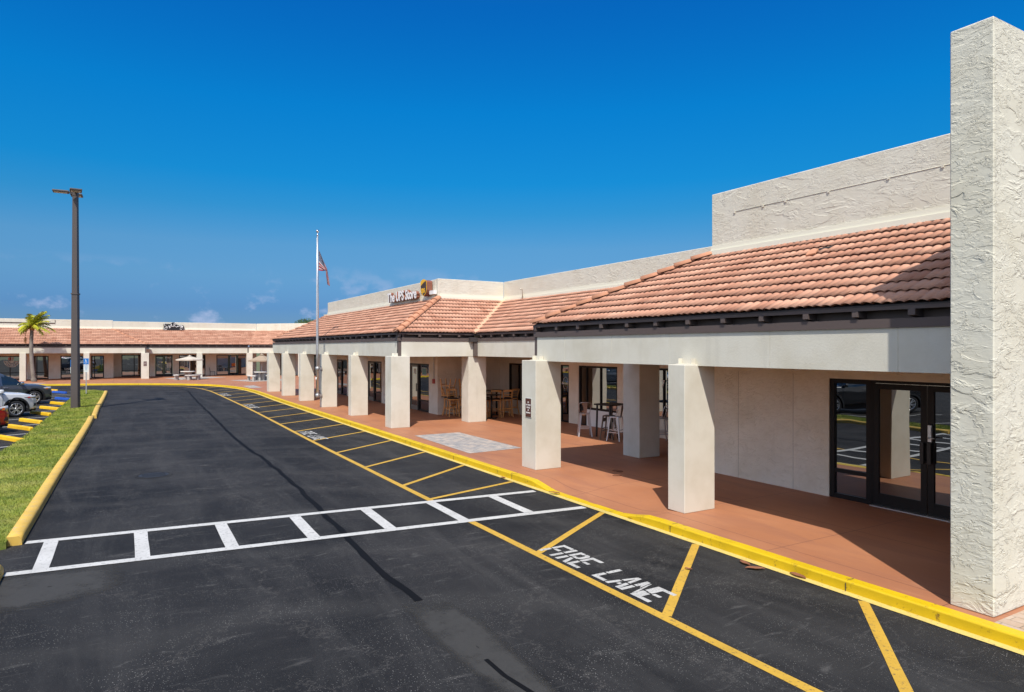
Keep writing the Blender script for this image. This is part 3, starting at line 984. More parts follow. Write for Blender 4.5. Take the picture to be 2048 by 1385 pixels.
def pillar(parent, F, u0, u1, d0, d1, z1=2.71, z0=.13, saddle=True, sd=None, mat='pillar'):
    bm = B(); fbox(bm, F, u0, u1, d0, d1, z0, z1); fixn(bm); bevel(bm, .008)
    p = mk('pillar', bm, M[mat], parent)
    if saddle:
        bm = B(); m_ = (u0 + u1) / 2; sw = min(.16, (u1 - u0) / 2 - .045); sdd = d0 + .18 if sd is None else sd
        fbox(bm, F, m_ - sw, m_ - sw + .014, sdd + .02, sdd + .13, z1, z1 + .11); fbox(bm, F, m_ + sw - .014, m_ + sw, sdd + .02, sdd + .13, z1, z1 + .11)
        fbox(bm, F, m_ - sw - .03, m_ + sw + .03, sdd - .02, sdd + .13, z1, z1 + .014)
        fbox(bm, F, m_ - sw + .018, m_ + sw - .018, sdd + .105, sdd + .13, z1 + .014, z1 + .11)
        mk('saddle_bracket', fixn(bm), M[mat], p)
    return p

def beam(parent, F, u0, u1, d, z0=2.69, z1=3.27, joints=(), mat='beam', thick=.24):
    bm = B()
    us = [u0] + list(joints) + [u1]
    for a, b in zip(us, us[1:]):
        fbox(bm, F, a + (.004 if a != u0 else 0), b - (.004 if b != u1 else 0), d, d + thick, z0, z1)
    fbox(bm, F, u0 + .01, u1 - .01, d + .006, d + thick - .01, z0 + .004, z1 - .004)
    return mk('beam', fixn(bm), M[mat], parent)

def fascia(parent, F, u0, u1, d, tails, z0=3.27, ze=3.58, s=1.0):
    """brown boards under the eave; d = beam face"""
    bm = B()
    zb = z0 + .12 * s
    fbox(bm, F, u0, u1, d - .025, d + .1, z0, zb)
    fbox(bm, F, u0 + .002, u1 - .002, d + .15, d + .22, zb - .01, ze + .08)
    fbox(bm, F, u0 + .002, u1 - .002, d + .0351, d + .149, ze - .02, ze + .0)
    fbox(bm, F, u0, u1, d - .045, d + .0345, ze - .075, ze - .02)
    fa = mk('fascia', fixn(bm), M['brown'], parent)
    for tu in tails:
        bm = B()
        h = .13 * s
        vs = fbox(bm, F, tu - .045, tu + .045, d - .055, d + .149, zb + .002, ze - .0765)
        for v in vs:       # slanted cut at the foot of each tail
            dd = (v.co - F.o).dot(F.n)
            if dd < d and v.co.z < zb + .01: v.co.z += .035
        mk('rafter_tail', fixn(bm), M['brown'], fa)
    return fa

def corner_post(parent, F, u0, u1, d0, d1, z0=2.69, z1=3.30):
    bm = B(); fbox(bm, F, u0, u1, d0, d1, z0, z1)
    return mk('corner_post', fixn(bm), M['brown'], parent)

def roof(parent, F, u0, u1, d0, z0, run, rise, hips, p=.146, spw=6, course=.335, seed=1):
    """barrel tiled slope. hips: ((side, k)) -> side 'lo'/'hi' with u changing k per metre of depth"""
    rng = random.Random(seed)
    L = math.hypot(run, rise); nc = max(1, round(L / course)); cl = L / nc
    cs, sn = run / L, rise / L
    ulo = u0 + min(0, hips[0] * run); uhi = u1 + max(0, hips[1] * run)
    step = p / spw; nu = int((uhi - ulo) / step) + 1
    bm = B(); uvl = bm.loops.layers.uv.new('UVMap')
    amp = .027; th = .028
    prof = [amp * abs(math.sin(math.pi * k / spw)) ** .75 for k in range(spw)]
    for c in range(nc):
        jit = {}
        rows = []
        for v, lift in ((0.0, -.006), (0.0, 1.0), (1.24, 0.0)):
            row = []
            for k in range(nu + 1):
                u = ulo + k * step
                ti = int(math.floor(u / (2 * p)))
                if ti not in jit: jit[ti] = (rng.uniform(-.008, .008), rng.uniform(-.012, .012))
                jj, jv = jit[ti]
                base = prof[k % spw] if lift >= 0 else prof[k % spw] - th * .9
                h = base + (th * lift + jj if lift > 0 else 0)
                if lift < 0: h = prof[k % spw] * .9 - .002
                s_ = (c + v) * cl + (jv if v == 0 else 0) - (.02 if c == 0 and v == 0 else 0) + (.055 if lift < 0 else 0)
                co = F.p(u, d0 + s_ * cs - h * sn, z0 + s_ * sn + h * cs)
                row.append((bm.verts.new(co), u, s_))
            rows.append(row)
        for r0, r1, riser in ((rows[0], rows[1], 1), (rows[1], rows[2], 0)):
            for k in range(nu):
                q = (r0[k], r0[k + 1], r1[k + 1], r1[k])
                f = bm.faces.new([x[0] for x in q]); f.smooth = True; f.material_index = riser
                um = (r0[k][1] + r0[k + 1][1]) / 2
                for lp, x in zip(f.loops, q):
                    lp[uvl].uv = (um / (2 * p) + 500, c + .5)
    for side, k, uu in ((-1, hips[0], u0), (1, hips[1], u1)):
        co = F.p(uu, d0, z0)
        dr = (F.u * k + F.n).normalized()           # direction of the hip line in plan
        no = Vector((dr.y, -dr.x, 0))
        if no.dot(F.u) * side < 0: no = -no
        bmesh.ops.bisect_plane(bm, geom=bm.verts[:] + bm.edges[:] + bm.faces[:], plane_co=co, plane_no=no, clear_outer=True)
    bm.normal_update()
    up = sum((f.normal.z for f in bm.faces if abs(f.normal.z) > .5))
    if up < 0: bmesh.ops.reverse_faces(bm, faces=bm.faces)
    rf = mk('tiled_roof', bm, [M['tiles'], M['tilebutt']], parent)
    bm = B(); P = []
    for dz in (-.012, -.03):
        P.append([bm.verts.new(F.p(uu + k * dd, d0 + dd, z0 + dd * rise / run + dz)) for uu, k, dd in ((u0 + .03, hips[0], .01), (u1 - .03, hips[1], .01), (u1 - .03, hips[1], run), (u0 + .03, hips[0], run))])
    bm.faces.new(P[0]); bm.faces.new(P[1][::-1])
    for q in range(4): bm.faces.new((P[0][q], P[0][(q + 1) % 4], P[1][(q + 1) % 4], P[1][q]))
    mk('roof_boarding', fixn(bm), M['dkbrown'], rf)
    return rf

def hip_caps(parent, a, b, n, r=.115, mat='tilecap'):
    """overlapping half-round ridge tiles from a (low) to b (high)"""
    a = Vector(a); b = Vector(b); t = (b - a).normalized(); side = t.cross(Vector((0, 0, 1))).normalized(); up = side.cross(t).normalized()
    bm = B(); L = (b - a).length
    for i in range(n):
        s0 = L * i / n - .03; s1 = L * (i + 1) / n + .03
        jw = random.uniform(-.006, .006)
        r0 = []; r1 = []; q0 = []
        for k in range(9):
            an = math.pi * k / 8
            for lst, s_, rr, dz in ((r0, s0, r * 1.12, .03), (r1, s1, r * .92, -.002), (q0, s0, r * .95, .012)):
                lst.append(bm.verts.new(a + t * s_ + side * (math.cos(an) * rr + jw) + up * (math.sin(an) * rr * .8 + dz - .02)))
        for k in range(8):
            f = bm.faces.new((r0[k], r0[k + 1], r1[k + 1], r1[k])); f.smooth = True
            bm.faces.new((q0[k], q0[k + 1], r0[k + 1], r0[k]))
    bmesh.ops.recalc_face_normals(bm, faces=bm.faces)
    return mk('hip_caps', bm, M[mat], parent)

def strip(parent, name, a, b, w, mat, lift=.05, slope=(0, 0, 1)):
    a = Vector(a); b = Vector(b); t = (b - a).normalized(); s_ = t.cross(Vector((0, 0, 1))).normalized() * w / 2
    up = Vector((0, 0, lift)); bm = B(); L = (b - a).length; n = 10
    rows = []
    for i in range(n + 1):
        p = a + t * L * i / n
        rows.append([bm.verts.new(p - s_ + up * .75), bm.verts.new(p + up * .35), bm.verts.new(p + s_ + up * .75), bm.verts.new(p + s_ * 1.0 - up), bm.verts.new(p - s_ - up)])
    for r0, r1 in zip(rows, rows[1:]):
        for k in range(5): bm.faces.new((r0[k], r0[(k + 1) % 5], r1[(k + 1) % 5], r1[k]))
    bm.faces.new(rows[0]); bm.faces.new(rows[-1][::-1])
    return mk(name, fixn(bm), M[mat], parent)

def parapet(parent, F, u0, u1, d, z0, z1, thick=.26, mat='parapet', flash=None):
    bm = B(); fbox(bm, F, u0, u1, d, d + thick, z0, z1); fixn(bm); bevel(bm, .012)
    p = mk('parapet', bm, M[mat], parent)
    if flash:
        a, b, zf = flash
        bm = B(); fbox(bm, F, a, b, d - .05, d - .001, zf - .05, zf + .05); fbox(bm, F, a + .01, b - .01, d - .022, d - .002, zf + .05, zf + .15)
        mk('flashing', fixn(bm), M['flashing'], p)
    return p

# ------------------------------------------------------------------ near shops
G = thing('storefront_building', 'near cream stucco shopping centre with clay tile roofs, square pillars and a tall end pier', 'building', (10, 20, .13))
EZ = 3.58
# end pier that stands forward of the row
bm = B(); box(bm, 8.02, 16, 3.56, 4.0, .13, 6.54)
fixn(bm); bevel(bm, .012)
mk('end_pier', bm, M['pylon'], G)

# block A (nearest)
wall(G, FY, 4.0, 12.0, 11.85, 12.05, .13, 2.95, [(4.5, 8.10, .13, 2.42)], 'wall')
bm = B(); fbox(bm, FY, 4.0, 11.99, 11.838, 11.849, 2.50, 2.95); mk('header_board', fixn(bm), M['wall'], G)
for u in (8.9, 10.3):
    bm = B(); fbox(bm, FY, u - .004, u + .004, 11.846, 11.8495, .13, 2.49); mk('control_joint', fixn(bm), M['joint'], G)
wall(G, FX, 12.05, 15.13, 11.8, 12.0, .13, 2.95)
window(G, FY, 7.28, 8.10, 11.93, .13, 2.42, rails=(.66,), fw=.09)
door(G, FY, 6.30, 7.24, 11.92, .15, 2.36, -1, lock=False)
door(G, FY, 5.34, 6.28, 11.92, .15, 2.36, 1, lock=True)
window(G, FY, 4.5, 5.30, 11.93, .13, 2.42, rails=(.66,), fw=.09)
bm = B(); fbox(bm, FY, 5.30, 7.28, 11.89, 11.97, 2.365, 2.42); fbox(bm, FY, 7.241, 7.279, 11.885, 11.975, .13, 2.364); fbox(bm, FY, 5.301, 5.339, 11.885, 11.975, .13, 2.364)
mk('door_frame', fixn(bm), M['bronze'], G)
bm = B(); fbox(bm, FY, 5.32, 7.26, 11.80, 11.93, .13, .148); mk('threshold', fixn(bm), M['alu'], G)
bm = B(); fbox(bm, FY, 5.62, 5.88, 11.911, 11.9135, .42, .50); mk('door_sticker', fixn(bm), M['poster'], G)
pillar(G, FY, 8.51, 8.92, 8.445, 9.18)
pillar(G, FY, 13.32, 13.95, 8.44, 9.16)
pillar(G, FY, 13.40, 14.06, 11.69, 12.39, 2.95, saddle=False)
beam(G, FY, 4.0, 13.76, 8.76, joints=(5.0, 7.0, 9.2, 10.9, 12.6))
corner_post(G, FY, 13.76, 13.88, 8.765, 8.90)
fascia(G, FY, 4.0, 13.88, 8.76, [13.80, 12.87, 12.03, 11.2, 10.37, 9.54, 8.71, 7.90, 7.12, 6.33, 5.56, 4.8])
beam(G, FX, 9.001, 11.9, 13.60, mat='beam', thick=.2)
roof(G, FY, 4.0, 13.86, 8.70, EZ, 2.98, 1.55, (0, -1), seed=3)
roof(G, Frame((0, 13.86), u=(1, 0), n=(0, -1)), 8.70, 15.0, 0, EZ, 2.98, 1.55, (1, 0), spw=4, seed=4)
hip_caps(G, (8.68, 13.84, EZ + .02), (11.62, 10.90, EZ + 1.57), 11)
pa = parapet(G, FY, 4.0, 10.86, 11.62, 4.9, 6.49, flash=(4.0, 10.88, 5.16))
bm = B(); tube(bm, [(11.617, 10.2, 5.99), (11.617, 4.0, 5.985)], .0065, 5)
for y in (10.2, 9.45, 8.9, 7.95, 6.8, 5.9, 4.9): box(bm, 11.60, 11.62, y - .02, y + .02, 5.955, 6.0)
mk('conduit', bm, M['parapet'], pa)
bm = B(); T_ = Matrix.Translation((10.98, 7.63, 4.80)) @ Matrix.Rotation(-math.atan2(1.55, 2.98), 4, 'Y') @ Matrix.Rotation(.25, 4, 'Z'); box(bm, -.045, .04, -.17, .15, -.02, .012, T=T_)
mk('broken_tile_gap', fixn(bm), M['black'], G)
bm = B(); T_ = Matrix.Translation((10.80, 7.72, 4.735)) @ Matrix.Rotation(-math.atan2(1.55, 2.98), 4, 'Y') @ Matrix.Rotation(.35, 4, 'Z'); box(bm, -.13, .12, -.09, .08, -.012, .012, T=T_)
mk('slipped_tile', fixn(bm), M['tilecap'], G)
parapet(G, FX, 11.88, 15.2, 10.6, 4.9, 6.49)

# block B (set back)
wall(G, FY, 12.0, 26.6, 14.93, 15.13, .13, 2.95, [(12.3, 14.2, .13, 2.36), (14.7, 17.3, .74, 2.36), (18.27, 20.55, .13, 2.35), (21.18, 21.78, .13, 2.35), (22.6, 25.8, .74, 2.34)])
window(G, FY, 18.27, 20.55, 15.0, .74, 2.35, mull=(19.25, 20.1), fw=.07)
bm = B(); fbox(bm, FY, 18.275, 20.1, 14.97, 15.04, .13, .738); mk('knee_panel', fixn(bm), M['white'], G)
window(G, FY, 20.1, 20.549, 15.0, .131, .738, fw=.04, name='lower_window')
window(G, FY, 21.18, 21.78, 15.0, .13, 2.35, fw=.05, name='window')
window(G, FY, 22.6, 25.8, 15.0, .74, 2.34, mull=(23.7, 25.0), fw=.07)
window(G, FY, 14.7, 17.3, 15.0, .74, 2.36, mull=(16.0,), fw=.07)
door(G, FY, 12.35, 13.25, 15.0, .14, 2.3, -1); door(G, FY, 13.27, 14.17, 15.0, .14, 2.3, 1)
pillar(G, FY, 23.20, 23.82, 11.63, 12.40)
beam(G, FY, 13.90, 23.05, 11.95, joints=(16.2, 18.6, 21.0))
fascia(G, FY, 14.0, 23.1, 11.95, [22.71, 21.88, 21.06, 20.24, 19.42, 18.6, 17.78, 16.96, 16.14, 15.3, 14.5])
roof(G, FY, 13.86, 23.13, 11.89, EZ, 2.96, 1.54, (-1, 1), seed=5)
parapet(G, FY, 10.7, 26.06, 14.82, 4.9, 5.96, flash=(10.9, 26.0, 5.15))
bm = B(); tube(bm, [(14.74, 24.3, 5.1), (14.72, 24.3, 5.48), (14.60, 24.2, 5.52), (14.52, 24.15, 5.48)], .022, 6)
mk('vent_pipe', bm, M['parapet'], G)

# block C (cross face)
wall(G, FX, 11.84, 14.93, 26.6, 26.8, .13, 2.95)
beam(G, FX, 8.88, 11.81, 23.19, mat='beam', joints=(10.3,))
corner_post(G, FX, 8.765, 8.88, 23.195, 23.33); corner_post(G, FX, 11.81, 11.96, 23.06, 23.30)
bm = B(); fbox(bm, FX, 11.62, 11.92, 23.02, 23.20, 3.25, 3.42); mk('valley_bracket', fixn(bm), M['dkbrown'], G)
fascia(G, FX, 8.76, 11.95, 23.19, [8.80, 9.58, 10.40, 11.2])
roof(G, FX, 8.70, 11.89, 23.13, EZ, 2.98, 1.55, (1, 1), seed=6)
strip(G, 'valley_strip', (11.86, 23.09, EZ + .03), (14.82, 26.05, EZ + 1.57), .24, 'valley', .035)
hip_caps(G, (8.68, 23.11, EZ + .02), (11.63, 26.06, EZ + 1.57), 9, .14)
parapet(G, FX, 11.62, 14.82, 26.06, 4.9, 5.955, flash=(11.7, 14.8, 5.17))

# block D
DW = [(27.55, 30.0, .13, 2.30), (33.79, 36.3, .13, 2.30), (39.98, 42.4, .13, 2.30), (43.6, 45.8, .13, 2.30)]
wall(G, FY, 26.801, 46.9, 11.84, 12.04, .13, 2.95, DW)
for i, (a, b_, zb, zt) in enumerate(DW):
    window(G, FY, a, a + 1.32, 11.94, .13, 2.30, rails=(.62,), fw=.07)
    door(G, FY, a + 1.42, a + 2.30, 11.93, .14, 2.22, -1, frame='greyframe', st=.085, rail=.2)
    bm = B(); fbox(bm, FY, a + 1.32, a + 1.42, 11.88, 12.0, .13, 2.3); fbox(bm, FY, a + 2.30, b_, 11.88, 12.0, .13, 2.3); fbox(bm, FY, a + 1.42, a + 2.30, 11.89, 11.99, 2.225, 2.3)
    mk('door_frame', fixn(bm), M['bronze'], G)
bm = B(); fbox(bm, FY, 28.0, 28.55, 11.925, 11.932, 1.78, 2.12); po = mk('poster', fixn(bm), M['poster'], G)
bm = B(); fbox(bm, FY, 28.03, 28.52, 11.921, 11.9245, 1.81, 2.09); mk('picture', fixn(bm), M['posterblue'], po)
bm = B(); fbox(bm, FY, 29.25, 29.5, 11.915, 11.922, 1.80, 2.05); mk('poster', fixn(bm), M['poster'], G)
bm = B(); fbox(bm, FY, 35.5, 35.8, 11.915, 11.922, 1.95, 2.05); mk('poster', fixn(bm), M['poster'], G)
pillar(G, FY, 22.88, 23.52, 8.38, 9.09)
for u in (27.96, 32.70, 37.20, 41.75): pillar(G, FY, u, u + .41, 8.46, 9.19)
pillar(G, FY, 46.2, 46.85, 8.46, 9.19)
beam(G, FY, 23.30, 46.5, 8.765, joints=(27.0, 31.0, 37.0, 42.0))
bm = B(); box(bm, 8.74, 8.764, 34.55, 34.66, 2.69, 3.28); mk('downpipe', fixn(bm), M['brown'], G)
fascia(G, FY, 23.2, 46.4, 8.765, [24.05 + .815 * i for i in range(28)])
roof(G, FY, 23.09, 46.35, 8.70, EZ, 2.98, 1.55, (1, -1), spw=5, seed=7)
roof(G, Frame((0, 46.35), u=(1, 0), n=(0, -1)), 8.70, 14, 0, EZ, 2.98, 1.55, (1, 0), spw=4, seed=8)
hip_caps(G, (8.68, 46.33, EZ), (11.62, 43.4, EZ + 1.54), 9, .09)
parapet(G, FY, 26.33, 43.5, 11.62, 4.9, 5.94, flash=(26.34, 43.5, 5.16))
bm = B(); box(bm, 11.9, 12.2, 43.4, 45.6, 4.2, 5.28); fixn(bm); mk('rear_parapet', bm, M['parapet'], G)

# ceilings, flat roof decks
bm = B()
for x0, x1, y0, y1 in ((9.0, 11.85, 4.0, 13.9), (12.19, 14.93, 13.9, 26.6), (11.85, 14.93, 12.0, 13.9), (9.0, 12.0, 23.43, 46.8)):
    box(bm, x0, x1, y0, y1, 2.955, 3.0)
mk('ceiling', fixn(bm), M['ceiling'], G)
bm = B()
for x0, x1, y0, y1, z in ((12.0, 16, 4.0, 10.7, 4.96), (15.0, 19, 10.8, 27, 4.95), (12.0, 19, 26.3, 44, 4.94)):
    box(bm, x0, x1, y0, y1, z - .1, z)
mk('roof_deck', fixn(bm), M['ceiling'], G)
bm = B(); box(bm, 18.8, 19, 3.6, 47, .13, 5.3); box(bm, 12.05, 18.8, 46.7, 46.9, .13, 4.6); mk('rear_wall', fixn(bm), M['wall'], G)

# shop number and round emblem on the narrow window of block B
wn_ = [o for o in G.children if o.name.startswith('window')]
mk('shop_number', text_bm('1809', .15, Tx((14.94, 21.63, 2.08)), .002, .004, .75), M['white'], G)
bm = B()
for rr, cz in ((.19, 1.64),):
    pts = [(14.965, 21.45 + math.cos(a / 24 * 2 * math.pi) * .17, cz + math.sin(a / 24 * 2 * math.pi) * .23) for a in range(25)]
    tube(bm, pts, .007, 4, False)
join(bm, text_bm('Rumours', .125, Tx((14.965, 21.71, 1.60)), .002, .003, .85, shear=.35))
mk('window_emblem', bm, M['white'], G)
mk('window_lettering', text_bm('7', .34, Tx((14.95, 16.1, 1.75)), .002, .002), M['white'], G)

# ------------------------------------------------------------------ far shops across the end of the drive
K = thing('storefront_building', 'far cream stucco shop row with clay tile roof facing down the drive', 'building', (2, 74, .13))
FE = 3.36; zb0, zb1 = 2.55, 3.06
# F1
F1P = [-16.6, -12.0, -7.55, -2.85]
for x in F1P: pillar(K, FX, x, x + .45, 71.9, 72.6, 2.56, saddle=False)
pillar(K, FX, 1.72, 2.36, 71.9, 72.55, 2.56, saddle=False)
beam(K, FX, -20, 2.04, 72.2, zb0, zb1, joints=(-12.5, -5, -1))
corner_post(K, FX, 2.04, 2.17, 72.205, 72.35, zb0, zb1)
fascia(K, FX, -20, 2.17, 72.2, [-8.59 + .735 * i for i in range(-15, 15)], zb1, FE, .8)
roof(K, FX, -20, 2.26, 72.1, FE, 2.95, 1.5, (0, -1), spw=4, seed=11, p=.19)
roof(K, Frame((2.26, 0), u=(0, 1), n=(-1, 0)), 72.1, 78, 0, FE, 2.95, 1.5, (1, 0), spw=4, seed=12, p=.19)
hip_caps(K, (2.24, 72.12, FE), (-.68, 75.05, FE + 1.5), 8, .1)
parapet(K, FX, -20, -.60, 75.06, 4.4, 5.69, flash=(-20, -.6, 4.9))
bm = B(); tube(bm, [(-20, 75.03, 5.37), (-5.2, 75.03, 5.33), (-5.2, 75.03, 5.62)], .03, 5); mk('conduit', bm, M['brown'], K)
F1W = [(-9.9, -7.75, .13, 2.28), (-6.95, -5.77, .13, 2.28), (-4.84, -2.9, .13, 2.28), (-2.4, -1.34, .13, 2.28)]
wall(K, FX, -20, -.55, 76.0, 76.2, .13, 2.9, [(-14.5, -11, .13, 2.28)] + F1W)
for a, b_, zz, zt in F1W: window(K, FX, a, b_, 76.1, zz, zt, mull=((a + b_) / 2 + .15,) if b_ - a > 1.2 else (a + .28,), rails=(.75,), fw=.08)
window(K, FX, -14.5, -11, 76.1, .13, 2.28, mull=(-12.7,), fw=.08)
wall(K, FY, 76.2, 78.5, -.75, -.55, .13, 2.9)
wall(K, FX, -.55, 2.6, 78.5, 78.7, .13, 2.9, [(.13, 1.81, .13, 2.33)])
window(K, FX, .13, 1.81, 78.6, .13, 2.33, mull=(1.25,), rails=(.75,), fw=.08)
# window graphics on F1
bm = text_bm('FIT', .34, Ty((-8.82, 76.03, 1.90)), .002, .006); mk('window_lettering', bm, M['red'], K)
bm = B()
for r0_, r1_, a0_, a1_ in [(.52, .60, 180, 360), (.0, .22, 180, 360)] + [(.26, .48, 184 + i * 18, 196 + i * 18) for i in range(10)]:
    n_ = max(2, int((a1_ - a0_) / 8)); prev = None
    for i in range(n_ + 1):
        a = R(a0_ + (a1_ - a0_) * i / n_)
        row = (bm.verts.new((-8.55 + math.cos(a) * r0_, 76.03, 1.86 + math.sin(a) * r0_)), bm.verts.new((-8.55 + math.cos(a) * r1_, 76.03, 1.86 + math.sin(a) * r1_)))
        if prev: bm.faces.new((prev[0], row[0], row[1], prev[1]))
        prev = row
bmesh.ops.remove_doubles(bm, verts=bm.verts, dist=.0005)
mk('window_emblem', bm, M['poster'], K)
bm = text_bm('LEASING', .24, Ty((-4.55, 76.03, .98)), .002, .004, .85); join(bm, text_bm('OFFICE', .22, Ty((-4.4, 76.03, .70)), .002, .004, .85)); join(bm, text_bm('Coa', .26, Ty((-3.72, 76.03, 2.02)), .002, .003, .8, shear=.3))
mk('window_lettering', bm, M['poster'], K)
# F2
for x, w in ((6.62, .5), (11.32, .55)): pillar(K, FX, x, x + w, 73.55, 74.2, 2.52, saddle=False)
beam(K, FX, 2.2, 11.42, 73.9, 2.49, 3.04, joints=(6.0,))
corner_post(K, FX, 11.42, 11.52, 73.85, 74.0, 2.49, 3.04)
fascia(K, FX, 2.2, 11.5, 73.9, [2.6 + .735 * i for i in range(12)], 3.04, FE, .8)
roof(K, FX, -.8, 11.56, 73.8, FE, 2.9, 1.54, (0, .414), spw=4, seed=13, p=.19)
strip(K, 'valley_strip', (11.56, 73.8, FE), (12.76, 76.7, FE + 1.54), .26, 'valley', .05)
parapet(K, FX, -.6, 12.75, 76.7, 4.4, 5.66, flash=(-.6, 12.7, 4.95))
F2W = [(3.1, 4.7, .13, 2.3), (5.29, 7.8, .13, 2.3), (8.87, 12.0, .13, 2.3)]
wall(K, FX, 2.6, 12.9, 77.5, 77.7, .13, 2.9, F2W)
wall(K, FY, 77.701, 78.5, 2.6, 2.8, .13, 2.9)
bm = B(); fbox(bm, FX, 3.1, 4.7, 77.55, 77.65, 2.22, 2.3); mk('door_frame', fixn(bm), M['bronze'], K)
door(K, FX, 3.12, 3.89, 77.6, .14, 2.22, 1); door(K, FX, 3.91, 4.68, 77.6, .14, 2.22, -1)
window(K, FX, 5.29, 7.8, 77.6, .13, 2.3, mull=(6.6,), fw=.08)
window(K, FX, 8.87, 10.1, 77.6, .13, 2.3, fw=.08); window(K, FX, 11.0, 12.0, 77.6, .13, 2.3, fw=.08)
door(K, FX, 10.12, 10.98, 77.6, .14, 2.28, 1)
bm = B()
for a, b_ in ((8.95, 10.02), (11.05, 11.9), (10.35, 10.8)):
    fbox(bm, FX, a, b_, 77.54, 77.585, 1.92 if a != 10.35 else 2.05, 2.21)
mk('window_blind', fixn(bm), M['blind'], K)
bm = B(); fbox(bm, FX, 10.38, 10.75, 77.55, 77.59, 1.05, 1.38); mk('poster', fixn(bm), M['orange'], K)
for a in (3.35, 4.15):
    bm = B(); fbox(bm, FX, a, a + .4, 77.575, 77.592, 1.55 if a < 4 else 1.0, 1.62 if a < 4 else 1.5); mk('poster', fixn(bm), M['poster'], K)
bm = B(); fbox(bm, FX, 4.2, 4.45, 77.575, 77.592, 1.95, 2.12); mk('poster', fixn(bm), M['poster'], K)
# F3: splayed bay turning towards the near shops
S2 = math.sqrt(.5)
F3 = Frame((11.52, 73.9), u=(S2, -S2), n=(S2, S2))
beam(K, F3, 0, 9, 0, 2.49, 3.04)
fascia(K, F3, 0, 9, 0, [.5 + .735 * i for i in range(11)], 3.04, FE, .8)
roof(K, Frame((11.56, 73.8), u=(S2, -S2), n=(S2, S2)), 0, 9, 0, FE, 2.9, 1.54, (-.414, 0), spw=4, seed=14, p=.19)
parapet(K, Frame((12.76, 76.7), u=(S2, -S2), n=(S2, S2)), 0, 8.5, 0, 4.4, 5.66)
wall(K, F3, -1.2, 9, 3.6, 3.8, .13, 2.9, [(.6, 2.2, .13, 2.3), (4, 7, .13, 2.3)])
window(K, F3, .6, 2.2, 3.7, .13, 2.3, mull=(1.4,), fw=.08); window(K, F3, 4, 7, 3.7, .13, 2.3, mull=(5.5,), fw=.08)
pillar(K, F3, 6.0, 6.5, -.3, .4, 2.52, saddle=False)
bm = B()
box(bm, -20, 2.6, 72.6, 78.5, 2.905, 2.95); box(bm, 2.6, 13.2, 74.3, 78.5, 2.905, 2.95)
mk('ceiling', fixn(bm), M['ceiling'], K)
bm = B(); box(bm, -20, -.6, 75.3, 84, 4.3, 4.5); box(bm, -.6, 19, 76.95, 84, 4.31, 4.51); mk('roof_deck', fixn(bm), M['ceiling'], K)

# ------------------------------------------------------------------ signs
t = thing('shop_sign', 'white channel letters The UPS Store with brown and gold shield on the parapet', 'sign', (11.5, 29, 5.1))
bm = B(); box(bm, 11.45, 11.60, 28.0, 31.6, 5.30, 5.46); mk('raceway', fixn(bm), M['upsbrown'], t)
bm = text_bm('The UPS Store', .62, Tx((11.40, 31.45, 5.24)), .065, .022, .99); mk('lettering', bm, M['upsbrown'], t)
bm = text_bm('The UPS Store', .62, Tx((11.326, 31.45, 5.24)), .004, .020, .99); mk('letter_faces', bm, M['white'], t)
def shield(s):
    P = [(-.5, .30)] + [(-.5 * math.cos(a), .30 + .22 * math.sin(a)) for a in [i / 12 * math.pi for i in range(1, 12)]] + [(.5, .30), (.5, -.35), (.42, -.58), (.25, -.74), (0, -.88), (-.25, -.74), (-.42, -.58), (-.5, -.35)]
    return [(x * s * 1.32, y * s) for x, y in P]
sc_ = .50
bm = B(); prism(bm, shield(sc_), Tx((11.58, 26.9, 5.68)), .26); sh = mk('shield', fixn(bm), M['upsbrown'], t)
bm = B(); prism(bm, shield(sc_ * .985), Tx((11.318, 26.9, 5.68)), .006); mk('shield_border', fixn(bm), M['gold'], sh)
bm = B(); prism(bm, [(x * .88, y * .90 + .005) for x, y in shield(sc_)], Tx((11.310, 26.9, 5.67)), .004); mk('shield_field', fixn(bm), M['shieldbrown'], sh)
bm = B()
arc = [(-.31, .27 - .22)] + [(-.31, .24)]
top = [(-.31 + i * .062, .225 + .075 * math.sin(i / 10 * math.pi)) for i in range(11)]
low = [(.31 - i * .062, .21 - .20 * (i / 10) ** 1.6) for i in range(11)]
prism(bm, top + low, Tx((11.304, 26.9, 5.68)), .003)
join(bm, text_bm('ups', .40, Tx((11.303, 27.17, 5.40)), .002, .012, .78))
mk('shield_emblem', bm, M['gold'], sh)
bm = B(); box(bm, 11.45, 11.60, 26.15, 26.6, 5.30, 5.46); mk('junction_box', fixn(bm), M['white'], t)

t = thing('shop_sign', 'small black script sign with white swash lettering above the far tiled roof', 'sign', (4.7, 76.4, 4.9))
bm = B()
out = [(-.95, .05), (-.8, -.06), (.75, -.02), (.95, .12), (.98, .42), (.86, .52), (.62, .46), (.3, .56), (.12, .78), (-.1, .78), (-.25, .6), (-.5, .62), (-.74, .7), (-.9, .55), (-.86, .3)]
prism(bm, out, Ty((4.7, 76.62, 4.86)), .14); mk('backer', fixn(bm), M['black'], t)
bm = B()
def swash(pts, r=.022):
    tube(bm, [(4.7 + x, 76.46, 4.86 + z) for x, z in [tuple(q) for q in catmull([Vector(p_) for p_ in pts], .05)]], r, 4)
swash([(-.55, .6), (-.8, .62), (-.78, .42), (-.6, .35), (-.55, .15), (-.75, .02), (-.9, .08), (-.75, .2), (-.5, .3)])
swash([(-.45, .45), (-.4, .3), (-.3, .45), (-.36, .18), (-.25, .32), (-.18, .62), (-.15, .32), (-.05, .42), (0, .32)])
swash([(.05, .3), (.08, .7), (.25, .62), (.1, .46), (.3, .3), (.4, .44), (.32, .3), (.5, .42), (.52, .3), (.6, .5), (.66, .3), (.75, .45)])
swash([(.8, .5), (.74, .3), (.86, .42), (.78, .1), (.62, .08), (.66, .22), (.9, .36)])
mk('lettering', bm, M['white'], t)

